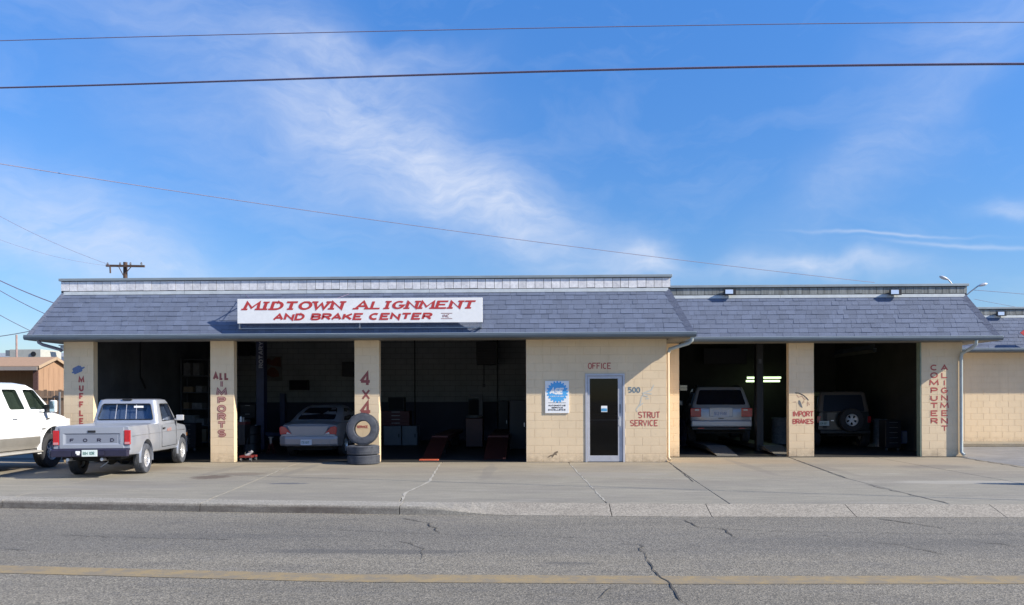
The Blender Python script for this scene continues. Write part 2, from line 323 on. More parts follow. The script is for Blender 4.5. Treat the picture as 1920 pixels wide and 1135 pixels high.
M['toolred'] = mat('toolbox_red_paint', (.40, .035, .03), .4, nscale=8, namt=.2)
M['cabinet'] = mat('grey_white_cabinet', (.19, .21, .25), .5, nscale=5, namt=.12)
M['shelf'] = mat('shelf_metal', (.09, .095, .11), .5, .3, nscale=8, namt=.2)
M['card'] = mat('brown_cardboard', (.20, .15, .10), .9, nscale=10, namt=.2, rand=.3)
M['greypart'] = mat('grey_clutter', (.18, .18, .19), .7, nscale=12, namt=.4, rand=.5)
M['lampoff'] = mat('yellowed_lamp_diffuser', (.50, .47, .36), .5, nscale=8, namt=.1)
M['lampon'] = mat('lit_tube', (.8, .9, .6), .5, emit=((.72, 1.0, .52), 1.35))
M['floodglass'] = mat('flood_lamp_glass', (.55, .66, .85), .15, nscale=5, namt=.05, coat=1)
M['ground'] = mat('dry_ground', (.24, .21, .17), .95, nscale=.3, namt=.3, bump=.3, bscale=8)
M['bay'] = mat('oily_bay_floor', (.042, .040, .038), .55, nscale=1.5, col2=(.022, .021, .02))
M['sealant'] = mat('pale_joint_sealant', (.40, .375, .32), .8, nscale=12, namt=.3)
M['crack'] = mat('road_crack', (.055, .052, .048), .95, nscale=20, namt=.3)
M['boardblk'] = mat('dark_sign_board', (.008, .009, .014), .5, nscale=6, namt=.3)
M['orangeart'] = mat('poster_orange_print', (.12, .03, .015), .6, nscale=5, namt=.35)
M['posterpale'] = mat('poster_paper', (.14, .135, .13), .6, nscale=5, namt=.3)
def glass_mat(name, tint, gl, rough=.03):
    m = bpy.data.materials.new(name); m.use_nodes = True; n = m.node_tree.nodes; L = m.node_tree.links; n.clear()
    t = n.new('ShaderNodeBsdfTransparent'); t.inputs[0].default_value = (*tint, 1); g = n.new('ShaderNodeBsdfGlossy'); g.inputs['Roughness'].default_value = rough
    fr = n.new('ShaderNodeFresnel'); fr.inputs[0].default_value = 1.5; ml = n.new('ShaderNodeMath'); ml.operation = 'MULTIPLY'; ml.inputs[1].default_value = gl; L.new(fr.outputs[0], ml.inputs[0])
    ge = n.new('ShaderNodeNewGeometry'); iv = n.new('ShaderNodeMath'); iv.operation = 'SUBTRACT'; iv.inputs[0].default_value = 1; L.new(ge.outputs['Backfacing'], iv.inputs[1])
    m2 = n.new('ShaderNodeMath'); m2.operation = 'MULTIPLY'; L.new(ml.outputs[0], m2.inputs[0]); L.new(iv.outputs[0], m2.inputs[1]); ml = m2
    mx = n.new('ShaderNodeMixShader'); L.new(ml.outputs[0], mx.inputs[0]); L.new(t.outputs[0], mx.inputs[1]); L.new(g.outputs[0], mx.inputs[2])
    o = n.new('ShaderNodeOutputMaterial'); L.new(mx.outputs[0], o.inputs[0]); return m
M['doorglass'] = glass_mat('tinted_door_glass', (.45, .45, .48), .8)
M['cabglass'] = glass_mat('clear_cab_glass', (.66, .71, .78), 1.6, .02)
M['cabglass2'] = glass_mat('tinted_cab_glass', (.42, .46, .43), 1.4, .02)
M['carglass'] = mat('dark_car_glass', (.012, .014, .022), .05, spec=.7, coat=.5)
M['carglass2'] = mat('greenish_car_glass', (.014, .022, .019), .06, spec=.7, coat=.5)

# ------------------------------------------------------------------ mesh helpers
ORG = [Vector((0, 0, 0))]
class MB:
    def __init__(s): s.v = []; s.f = []; s.m = []
    def add(s, vs, fs, mi=0):
        b = len(s.v); s.v += [Vector(v) for v in vs]; s.f += [[i+b for i in f] for f in fs]; s.m += [mi]*len(fs); return s
    def box(s, x0, x1, y0, y1, z0, z1, mi=0):
        return s.add([(x0, y0, z0), (x1, y0, z0), (x1, y1, z0), (x0, y1, z0), (x0, y0, z1), (x1, y0, z1), (x1, y1, z1), (x0, y1, z1)],
                     [(0, 3, 2, 1), (4, 5, 6, 7), (0, 1, 5, 4), (1, 2, 6, 5), (2, 3, 7, 6), (3, 0, 4, 7)], mi)
    def bar(s, p, q, w, h, mi=0, up=Vector((0, 0, 1))):
        p = Vector(p); q = Vector(q); d = (q-p).normalized(); a = d.cross(up)
        if a.length < 1e-4: a = Vector((1, 0, 0))
        a.normalize(); b = a.cross(d); a = a*w/2; b = b*h/2
        vs = [p-a-b, p+a-b, p+a+b, p-a+b, q-a-b, q+a-b, q+a+b, q-a+b]
        return s.add(vs, [(0, 3, 2, 1), (4, 5, 6, 7), (0, 1, 5, 4), (1, 2, 6, 5), (2, 3, 7, 6), (3, 0, 4, 7)], mi)
    def tube(s, pts, r, n=8, mi=0, cap=True):
        pts = [Vector(p) for p in pts]; rings = []; a = None
        for i, p in enumerate(pts):
            d = (pts[min(i+1, len(pts)-1)]-pts[max(i-1, 0)]).normalized()
            if a is None: a = d.orthogonal().normalized()
            else: a = (a-d*a.dot(d)).normalized()
            b = d.cross(a); rr = r[i] if isinstance(r, (list, tuple)) else r
            rings.append([p+a*rr*math.cos(t)+b*rr*math.sin(t) for t in [2*math.pi*k/n for k in range(n)]])
        return s.loft(rings, mi, cap)
    def loft(s, rings, mi=0, cap=True, closed=True):
        n = len(rings[0]); b = len(s.v); fs = []
        for i in range(len(rings)-1):
            for k in range(n if closed else n-1):
                fs.append((i*n+k, i*n+(k+1) % n, (i+1)*n+(k+1) % n, (i+1)*n+k))
        if cap: fs.append(tuple(range(n))[::-1]); fs.append(tuple(range((len(rings)-1)*n, len(rings)*n)))
        return s.add([v for r in rings for v in r], fs, mi)
    def lathe(s, prof, c, axis='x', n=32, mi=0):
        c = Vector(c); rings = []
        for (r, t) in prof:
            ring = []
            for k in range(n):
                a = 2*math.pi*k/n
                if axis == 'x': ring.append(c+Vector((t, r*math.cos(a), r*math.sin(a))))
                elif axis == 'y': ring.append(c+Vector((r*math.cos(a), t, r*math.sin(a))))
                else: ring.append(c+Vector((r*math.cos(a), r*math.sin(a), t)))
            rings.append(ring)
        return s.loft(rings, mi, cap=False)
    def prism(s, pts, off, mi=0):
        pts = [Vector(p) for p in pts]; off = Vector(off); n = len(pts)
        return s.add(pts+[p+off for p in pts], [tuple(range(n))[::-1], tuple(range(n, 2*n))]+[(i, (i+1) % n, n+(i+1) % n, n+i) for i in range(n)], mi)
    def build(s, name, mats, parent=None, smooth=None, bevel=0, loc=None, recalc=True, mesh=None, seg=1):
        if mesh is None:
            me = bpy.data.meshes.new(name); o = -(Vector(loc) if loc is not None else (ORG[0] if parent is not None else Vector((0, 0, 0))))
            me.from_pydata([v+o for v in s.v], [], s.f)
            if not isinstance(mats, (list, tuple)): mats = [mats]
            for m in mats: me.materials.append(m)
            for p, mi in zip(me.polygons, s.m): p.material_index = mi
            bm = bmesh.new(); bm.from_mesh(me)
            if recalc: bmesh.ops.recalc_face_normals(bm, faces=bm.faces)
            if bevel:
                es = [e for e in bm.edges if len(e.link_faces) == 2 and e.calc_face_angle(0) > .5]
                bmesh.ops.bevel(bm, geom=es, offset=bevel, segments=seg, affect='EDGES', profile=.5)
            bm.to_mesh(me); bm.free()
            if smooth is not None:
                for p in me.polygons: p.use_smooth = True
                me.set_sharp_from_angle(angle=R(smooth))
        else: me = mesh
        ob = bpy.data.objects.new(name, me); COL.objects.link(ob)
        if parent is not None: ob.parent = parent
        if loc is not None: ob.location = loc
        return ob
def tag(o, label=None, cat=None, group=None, kind=None):
    for k, v in (('label', label), ('category', cat), ('group', group), ('kind', kind)):
        if v: o[k] = v
    return o
def thing(name, label, cat, loc=(0, 0, 0), rz=0, group=None):
    o = bpy.data.objects.new(name, None); COL.objects.link(o); o.location = loc; o.rotation_euler = (0, 0, rz); o.empty_display_size = .2
    return tag(o, label, cat, group)
def struct(o): o['kind'] = 'structure'; return o
def inst(name, mesh, parent, loc, scale=(1, 1, 1), rot=None):
    o = bpy.data.objects.new(name, mesh); COL.objects.link(o); o.parent = parent
    o.location = Vector(loc)-ORG[0]; o.scale = scale
    if rot is not None: o.rotation_euler = rot
    return o
def copy_tree(o, parent=None):
    c = o.copy(); COL.objects.link(c); c.parent = parent
    for ch in o.children: copy_tree(ch, c)
    return c
def cut(ob, cutters):
    for c in cutters:
        m = ob.modifiers.new('b', 'BOOLEAN'); m.object = c; m.operation = 'DIFFERENCE'; m.solver = 'EXACT'
    dg = bpy.context.evaluated_depsgraph_get(); dg.update()
    me = bpy.data.meshes.new_from_object(ob.evaluated_get(dg)); ob.modifiers.clear(); ob.data = me
    for c in cutters: bpy.data.objects.remove(c)
    for p in me.polygons: p.use_smooth = True
    me.set_sharp_from_angle(angle=R(32))
    return ob

# ------------------------------------------------------------------ stroke lettering
def arc(cx, cy, rx, ry, a0, a1, n=10):
    return [(cx+rx*math.cos(R(a0+(a1-a0)*i/n)), cy+ry*math.sin(R(a0+(a1-a0)*i/n))) for i in range(n+1)]
G = {
 'A': [[(0, 0), (.5, 1), (1, 0)], [(.2, .34), (.8, .34)]],
 'B': [[(.06, 0), (.06, 1), (.55, 1)]+arc(.6, .76, .33, .24, 90, -90)+[(.06, .52)], [(.55, .52)]+arc(.62, .26, .36, .26, 90, -90)+[(.06, 0)]],
 'C': [arc(.52, .5, .48, .5, 50, 310, 16)],
 'D': [[(.08, 0), (.08, 1), (.45, 1)]+arc(.45, .5, .5, .5, 90, -90, 12)+[(.08, 0)]],
 'E': [[(1, 1), (.08, 1), (.08, 0), (1, 0)], [(.08, .52), (.8, .52)]],
 'F': [[(1, 1), (.08, 1), (.08, 0)], [(.08, .52), (.8, .52)]],
 'G': [arc(.5, .5, .46, .5, 48, 330, 16)+[(.95, .45), (.55, .45)]],
 'I': [[(.5, 0), (.5, 1)]],
 'K': [[(.08, 0), (.08, 1)], [(.95, 1), (.1, .42)], [(.35, .58), (1, 0)]],
 'L': [[(.08, 1), (.08, 0), (.95, 0)]],
 'M': [[(0, 0), (.08, 1), (.5, .2), (.92, 1), (1, 0)]],
 'N': [[(.05, 0), (.05, 1), (.95, 0), (.95, 1)]],
 'O': [arc(.5, .5, .48, .5, 90, 450, 22)],
 'P': [[(.08, 0), (.08, 1), (.6, 1)]+arc(.62, .74, .34, .26, 90, -90)+[(.08, .48)]],
 'R': [[(.08, 0), (.08, 1), (.6, 1)]+arc(.62, .75, .33, .25, 90, -90)+[(.08, .5)], [(.5, .5), (1, 0)]],
 'S': [arc(.5, .75, .42, .25, 25, 270, 12)+arc(.5, .25, .44, .25, 90, -155, 12)[1:]],
 'T': [[(0, 1), (1, 1)], [(.5, 1), (.5, 0)]],
 'U': [[(.06, 1), (.06, .35)]+arc(.5, .35, .44, .35, 180, 360, 12)+[(.94, 1)]],
 'V': [[(0, 1), (.5, 0), (1, 1)]],
 'W': [[(0, 1), (.25, 0), (.5, .8), (.75, 0), (1, 1)]],
 'X': [[(0, 0), (1, 1)], [(0, 1), (1, 0)]],
 'Y': [[(0, 1), (.5, .5), (1, 1)], [(.5, .5), (.5, 0)]],
 '0': [arc(.5, .5, .44, .5, 90, 450, 20)],
 '1': [[(.2, .8), (.5, 1), (.5, 0)]],
 '3': [arc(.48, .75, .4, .25, 150, -90, 10)+arc(.48, .25, .42, .25, 90, -150, 10)[1:]],
 '2': [arc(.48, .72, .42, .28, 160, -20, 10)+[(0, 0), (1, 0)]], '6': [arc(.5, .28, .42, .28, 90, 450, 14), [(.1, .35), (.2, .75), (.75, 1)]], '9': [arc(.5, .72, .42, .28, 90, 450, 14), [(.9, .65), (.8, .25), (.25, 0)]],
 'H': [[(.06, 0), (.06, 1)], [(.94, 0), (.94, 1)], [(.06, .5), (.94, .5)]],
 '4': [[(.72, 0), (.72, 1), (0, .3)], [(0, .3), (1, .3)]],
 '5': [[(.9, 1), (.15, 1), (.1, .56)]+arc(.46, .32, .42, .32, 110, -150, 12)],
 '7': [[(0, 1), (1, 1), (.35, 0)]],
 '8': [arc(.5, .75, .38, .25, 90, 450, 14), arc(.5, .26, .44, .26, 90, 450, 14)],
 "'": [[(.5, 1), (.5, .75)]], '-': [[(.2, .5), (.8, .5)]], '.': [[(.45, 0), (.5, .1)]],
}
def strip(pl, t, tv=None):
    """polyline -> list of quads (mitred ribbon); t: width across verticals, tv: width of horizontals"""
    tv = tv or t; n = len(pl); closed = n > 3 and (abs(pl[0][0]-pl[-1][0])+abs(pl[0][1]-pl[-1][1]) < 1e-6); L = []; Rr = []
    P = [Vector(p) for p in pl]
    for i in range(n):
        d0 = (P[i]-P[i-1]) if i > 0 else ((P[0]-P[-2]) if closed else P[1]-P[0])
        d1 = (P[i+1]-P[i]) if i < n-1 else ((P[1]-P[0]) if closed else P[-1]-P[-2])
        d0.normalize(); d1.normalize(); n0 = Vector((-d0.y, d0.x)); n1 = Vector((-d1.y, d1.x)); m = n0+n1
        if m.length < .3: m = n0.copy()
        m.normalize(); k = 1/max(m.dot(n0), .45); m = Vector((m.x*k*t/2, m.y*k*tv/2)); L.append(P[i]+m); Rr.append(P[i]-m)
    return L, Rr
IW = [.35]
def lettering(mb, text, O, U, V, N, h, w, t, gap=.3, shear=0, serif=False, tv=None, vertical=False, mi=0, lift=.0, step=.0003, vgap=.3):
    """draw text from origin O (lower left), U right, V up, N outwards"""
    O = Vector(O); x = y = 0; q = 0
    for ch in text:
        if ch == ' ':
            if vertical: y -= h*.6
            else: x += w*.7
            continue
        cw = w*{'I': IW[0], 'M': 1.25, 'W': 1.3, "'": .3, '.': .3, '1': .7}.get(ch, 1)
        ox = x - (cw/2 if vertical else 0)
        strokes = []
        for pl in G[ch]:
            p2 = [(a*cw, b*h) for a, b in pl]
            strokes.append((p2, t, tv))
            if serif:
                for (a, b) in (p2[0], p2[-1]):
                    if (b < .01*h or b > .99*h) and ch not in 'EFLTCG': strokes.append(([(a-t*.95, b), (a+t*.95, b)], t*.5, t*.5))
                if ch == 'T': strokes.append(([(p2[-1][0]-t*.95, 0), (p2[-1][0]+t*.95, 0)], t*.5, t*.5)) if pl[-1][1] == 0 else None
        for p2, tt, tvv in strokes:
            L, Rr = strip(p2, tt, tvv); n = len(L); q += 1
            dz = lift+(q % 6)*step
            f = lambda p: O+U*(ox+p.x+shear*p.y)+V*(y+p.y)+N*dz
            mb.add([f(p) for p in L]+[f(p) for p in Rr], [(i, i+1, n+i+1, n+i) for i in range(n-1)], mi)
        if vertical: y -= h*(1+vgap)
        else: x += cw+w*gap
    return x
EX, EY, EZ = Vector((1, 0, 0)), Vector((0, 1, 0)), Vector((0, 0, 1))

# ------------------------------------------------------------------ ground, road, lot
DEEP = 29.6; WY = 19.6; AY = 21.35
g = MB(); g.add([(-400, -300, -.17), (400, -300, -.17), (400, 900, -.17), (-400, 900, -.17)], [(0, 1, 2, 3)]); tag(struct(g.build('ground', M['ground'])), 'dry ground reaching away behind the buildings')
KP = [(-60, 17.8), (-30, 14.65), (-8.45, 12.37), (-5.1, 12.0), (-2, 11.74), (.2, 11.6), (2.1, 11.52), (6.8, 11.49), (15, 11.45), (60, 11.4)]
def Yk(x):
    for (a, ya), (b, yb) in zip(KP, KP[1:]):
        if x <= b: return ya+(yb-ya)*(x-a)/(b-a)
    return KP[-1][1]
rd = MB(); xs = [-60, -30, -8.45, -5.1, -2, .2, 2.1, 6.8, 15, 60]
for a, b in zip(xs, xs[1:]): rd.add([(a, -7, -.13), (b, -7, -.13), (b, Yk(b)+.02, -.13), (a, Yk(a)+.02, -.13)], [(0, 1, 2, 3)])
road = struct(rd.build('road', ASPH)); tag(road, 'worn grey asphalt street')
YL = [(-60, 8.7), (-30, 8.3), (-5.45, 7.92), (-1.85, 7.58), (1.4, 7.545), (4.6, 7.61), (30, 7.7), (60, 7.7)]
ym = MB()
for (a, ya), (b, yb) in zip(YL, YL[1:]):
    for d0, d1 in ((-.165, .165),): ym.add([(a, ya+d0, -.126), (b, yb+d0, -.126), (b, yb+d1, -.126), (a, ya+d1, -.126)], [(0, 1, 2, 3)])
ym.build('yellow_line', YEL, road)
def crack(pts, w, z, parent, name='crack', mm=None, jit=.035, seed=1, sub=.12):
    r = random.Random(seed); P = [Vector((*p, 0)) for p in pts]; out = [P[0]]
    for a, b in zip(P, P[1:]):
        n = max(1, int((b-a).length/sub)); d = (b-a).normalized(); s_ = Vector((-d.y, d.x, 0))
        for i in range(1, n+1): out.append(a.lerp(b, i/n)+s_*r.uniform(-jit, jit)*(0 if i == n else 1))
    m = MB(); vs = []
    for i, p in enumerate(out):
        d = (out[min(i+1, len(out)-1)]-out[max(i-1, 0)]).normalized(); s_ = Vector((-d.y, d.x, 0)); ww = w*r.uniform(.35, 1.2)*(.2 if i in (0, len(out)-1) else 1)
        vs += [(p.x+s_.x*ww/2, p.y+s_.y*ww/2, z), (p.x-s_.x*ww/2, p.y-s_.y*ww/2, z)]
    m.add(vs, [(2*i, 2*i+1, 2*i+3, 2*i+2) for i in range(len(out)-1)]); return m.build(name, mm or M['crack'], parent)
def gp(*pp): return [onZ(x, y, -.13) for x, y in pp]
crack(gp((1165, 1020), (1200, 1022), (1212, 1050), (1240, 1085), (1265, 1108), (1290, 1135)), .016, -.122, road, seed=2, jit=.03)
crack(gp((755, 972), (805, 982), (825, 1000)), .02, -.1225, road, seed=3)
crack(gp((1282, 974), (1315, 990), (1355, 992), (1382, 1010)), .018, -.1225, road, seed=4)
crack(gp((1645, 973), (1700, 981), (1775, 993)), .028, -.1225, road, seed=5)
crack(gp((1530, 1003), (1570, 1010)), .015, -.1225, road, seed=6); crack(gp((1620, 1015), (1680, 1021), (1770, 1040)), .02, -.1225, road, seed=7)
crack(gp((1830, 1016), (1920, 1026)), .02, -.1225, road, seed=8); crack(gp((120, 1004), (250, 1009), (440, 1012)), .014, -.1225, road, seed=9)
crack(gp((0, 1030), (60, 1033)), .012, -.1225, road, seed=10); crack(gp((790, 1050), (795, 1030), (760, 1018), (740, 1015)), .012, -.1225, road, seed=11)
crack(gp((1120, 1125), (1150, 1100)), .012, -.1225, road, seed=12); crack(gp((560, 990), (760, 1000), (1100, 1010)), .008, -.1225, road, seed=13)
crack(gp((1330, 992), (1500, 998), (1900, 1003)), .01, -.1225, road, seed=14)

# lot slabs
lot = struct(thing('concrete_lot', 'stained pale concrete forecourt', None)); del_ = lot
J = [[(-60, 14), (-60, 40)], [(-30, 14.2), (-30, 40)], [(-20, 13), (-20, 40)], [(-14.5, 12.6), (-14.5, 40)], [(-11.9, 12.3), (-12.2, 40)], [(-8.45, 12), (-9.1, 18.5), (-9.3, 40)], [(-5.1, 12), (-5.25, 13.7), (-5.75, 18.7), (-5.8, 40)],
     [(-1.98, 11.5), (-2.16, 13.26), (-2.05, 14.4), (-2.0, 15.1), (-2.27, 19.1), (-2.3, 40)], [(1.12, 11.5), (.84, 19.1), (.8, 40)], [(2.86, 11.5), (3.28, 19.6), (3.3, 40)],
     [(6.16, 10.9), (6.09, 14.66), (6.07, 15.92), (6.69, 21.25), (6.8, 40)], [(8.9, 11), (8.9, 21.2), (8.9, 40)], [(11.05, 11), (11.08, 21.3), (11.1, 40)]]
def jx(j, y):
    for (x0, y0), (x1, y1) in zip(j, j[1:]):
        if y <= y1: return x0+(x1-x0)*(y-y0)/(y1-y0)
    return j[-1][0]
KW = .45
for a, b in zip(J, J[1:]):
    for row, (ylo, yhi) in enumerate(((None, 15.62), (15.62, WY-.15), (WY-.15, 30.2))):
        if row == 2: continue
        hi = yhi if row == 0 else (WY-.15 if b[1][0] < 3.2 or True else yhi)
        if row == 1: hi = 21.1 if jx(a, 20) > 3.0 else WY-.02
        gap = .007
        ys = sorted(set([hi] + [p[1] for p in a+b if (ylo or max(Yk(jx(a, 12.5)), Yk(jx(b, 12.5)))+KW) + .2 < p[1] < hi-.1] + ([ylo] if ylo else [])))
        L = []; Rr = []
        if ylo is None:
            xl = jx(a, 12.5)+gap; xr = jx(b, 12.5)-gap; L.append((xl, Yk(xl)+KW+.006)); Rr.append((xr, Yk(xr)+KW+.006))
        for y in ys:
            yy = y+gap if y == ylo else y-gap if y == hi else y
            L.append((jx(a, y)+gap, yy)); Rr.append((jx(b, y)-gap, yy))
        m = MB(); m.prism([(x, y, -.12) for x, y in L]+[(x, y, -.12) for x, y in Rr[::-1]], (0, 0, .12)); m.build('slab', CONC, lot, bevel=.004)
sb = MB(); 
for a, b in zip(xs, xs[1:]): sb.add([(a, Yk(a)+KW-.06, -.05), (b, Yk(b)+KW-.06, -.05), (b, 21.3, -.016), (a, 21.3, -.016)], [(0, 1, 2, 3)])
sb.build('joint_bed', mat('dirt_in_joints', (.10, .085, .07), .95, nscale=10, namt=.3), lot)
def seal(pts, w, nm='joint_sealant', mm=None, seed=20, jit=.01): return crack(pts, w, .004, lot, nm, mm or M['sealant'], jit, seed, .2)
seal([(-2.275, 19.1), (-2.0, 15.1), (-2.05, 14.4), (-2.16, 13.26), (-2.04, 12.2)], .05)
seal([(.84, 19.1), (1.08, 12.2)], .03, seed=21); seal([(-5.72, 18.4), (-5.45, 15.9)], .025, seed=22); seal([(-5.25, 13.7), (-5.12, 12.5)], .02, seed=23)
seal([(3.28, 19.5), (2.98, 15)], .022, 'slab_crack', M['crack'], 24); seal([(6.67, 21), (6.08, 15.6)], .025, 'slab_crack', M['crack'], 25); seal([(6.0, 14.6), (6.15, 12.0)], .02, 'slab_crack', M['crack'], 26, .03)
seal([(11.05, 20.9), (10.85, 17.8)], .05, 'slab_crack', M['crack'], 27, .04)
# kerb and driveway apron, segment by segment
kerb = struct(thing('kerb', 'low concrete kerb that drops to a flush driveway apron', None))
segs = [-60, -45, -30, -22, -16, -12, -8.42, -5.1, -2.0, 1.12, 2.55, 4.6, 6.7, 9.5, 12.5, 16, 22, 30, 45, 60]
for a, b in zip(segs, segs[1:]):
    nn = max(2, int((b-a)/.25)) if -9 < a < 3 else 2; rings = []
    for i in range(nn+1):
        x = a+.006+(b-a-.012)*i/nn; t = min(max((x+1.75)/1.35, 0), 1); t = t*t*(3-2*t); y = Yk(x)
        rings.append([(x, y+KW, -.2), (x, y+KW, 0), (x, y+.06, -.003*(1-t)-.113*t), (x, y+.02, -.014*(1-t)-.121*t), (x, y, -.045*(1-t)-.1235*t), (x, y-.012*(1-t), -.128), (x, y, -.2)])
    m = MB(); m.loft(rings); m.build('kerb_segment', APRON, kerb)
# asphalt yard beyond the annex
yd = MB(); yd.add([(11.12, 11.95, -.006), (60, 11.9, -.006), (60, 60, -.006), (11.12, 60, -.006)], [(0, 1, 2, 3)]); tag(struct(yd.build('yard', mat('yard_asphalt', (.20, .195, .19), .9, nscale=2, namt=.25, bump=.5, bscale=60))), 'grey asphalt yard to the right of the annex')
yd = MB(); yd.add([(-60, 19.6, -.02), (-11.85, 19.6, -.02), (-11.85, 60, -.02), (-60, 60, -.02)], [(0, 1, 2, 3)]); tag(struct(yd.build('side_yard', M['ground'])), 'bare dirt yard left of the garage')
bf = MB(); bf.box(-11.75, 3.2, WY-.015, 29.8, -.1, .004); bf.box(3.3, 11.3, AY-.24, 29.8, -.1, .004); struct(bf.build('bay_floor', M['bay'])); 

# ------------------------------------------------------------------ block walls
def unit_block():
    m = MB(); c = .004; d = -.0045
    m.add([(0, 0, 0), (1, 0, 0), (1, 0, 1), (0, 0, 1), (c/.4, d, c/.2), (1-c/.4, d, c/.2), (1-c/.4, d, 1-c/.2), (c/.4, d, 1-c/.2)],
          [(4, 5, 6, 7), (0, 1, 5, 4), (1, 2, 6, 5), (2, 3, 7, 6), (3, 0, 4, 7)])
    o = m.build('block', M['block'], recalc=False); me = o.data; bpy.data.objects.remove(o); return me
BLOCK = unit_block(); CH = .2032; BL = .4064
def blocks(parent, x0, x1, Y, ztop, holes=(), phase=0, name='block'):
    k = 0
    while k*CH < ztop-.02:
        z0 = k*CH; z1 = min(z0+CH, ztop); x = x0-(BL/2 if (k+phase) % 2 else 0)
        while x < x1-.01:
            parts = [(max(x, x0), min(x+BL, x1))]
            for (hx0, hx1, hz1) in holes:
                if z0 < hz1-.02: parts = [q for a, b in parts for q in ((a, min(b, hx0)), (max(a, hx1), b))]
            for a, b in parts:
                if b-a > .04: inst(name, BLOCK, parent, (a+.0025, Y, z0+.0025), (b-a-.005, 1, z1-z0-.005))
            x += BL
        k += 1
SOF = 3.02
def place(label, name, cat, loc):
    t = thing(name, label, cat, loc); ORG[0] = Vector(loc); return t

# ------------------------------------------------------------------ main garage building
shop = place('long cream block garage with three open bays and an office under a shingled mansard', 'garage_building', 'garage', (-4.2, WY, 0))
XL, XR = -11.77, 3.24; T = .2
pil = [(-11.77, -11.01), (-8.06, -7.46), (-4.45, -3.83)]
for i, (a, b) in enumerate(pil):
    m = MB(); m.box(a+.004, b-.004, WY, WY+T, 0, SOF); o = m.build('pillar', M['core'], shop, bevel=.004); blocks(o, a, b, WY, SOF, phase=i)
DX0, DX1, DZ = 1.25, 2.20, 2.17
m = MB(); m.box(-.20, DX0, WY, WY+T, 0, SOF); m.box(DX1, XR, WY, WY+T, 0, SOF); m.box(DX0, DX1, WY, WY+T, DZ, SOF)
ow = m.build('office_wall', M['core'], shop); blocks(ow, -.20, XR, WY, SOF, [(DX0, DX1, DZ)])
m = MB(); m.box(XL, XR, WY+.0, WY+T, SOF+.0, 4.0); m.build('header_beam', mat('header_paint', (.16, .15, .14), .8, nscale=4, namt=.2), shop)
m = MB(); m.box(XL, XL+T, WY+T, DEEP+T, 0, 4.0); m.build('side_wall', M['core'], shop)
m = MB(); m.box(XR-T, XR, WY+T, DEEP+T, 0, 4.0); m.build('side_wall', M['core'], shop)
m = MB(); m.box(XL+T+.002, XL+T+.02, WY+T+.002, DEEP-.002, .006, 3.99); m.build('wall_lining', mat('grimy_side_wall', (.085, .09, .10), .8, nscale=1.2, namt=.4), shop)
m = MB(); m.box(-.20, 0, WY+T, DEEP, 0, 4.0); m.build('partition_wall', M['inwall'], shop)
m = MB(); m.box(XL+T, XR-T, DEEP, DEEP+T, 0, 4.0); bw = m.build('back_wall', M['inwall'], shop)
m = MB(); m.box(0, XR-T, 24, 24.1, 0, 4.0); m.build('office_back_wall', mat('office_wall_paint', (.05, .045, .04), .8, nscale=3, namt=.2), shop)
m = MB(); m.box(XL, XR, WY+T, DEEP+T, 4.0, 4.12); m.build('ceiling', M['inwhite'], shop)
# raised joints of the back wall read as course lines: thin recessed grooves built as strips of mortar
def mortar_lines(x0, x1, Y, z0, z1, parent):
    m = MB(); k = 0; z = z0
    while z < z1:
        m.box(x0, x1, Y-.004, Y-.001, z-.008, z+.008); x = x0+(BL/2 if k % 2 else 0)+.1
        while x < x1-.05: m.box(x-.006, x+.006, Y-.0035, Y-.001, z+.008, min(z+CH-.008, z1)); x += BL
        z += CH; k += 1
    return tag(m.build('mortar_joints', mat('dark_mortar', (.13, .13, .13), .9, nscale=10, namt=.1), parent), kind='stuff')
mortar_lines(XL+T, -.22, DEEP, CH*7, 4.0, bw)

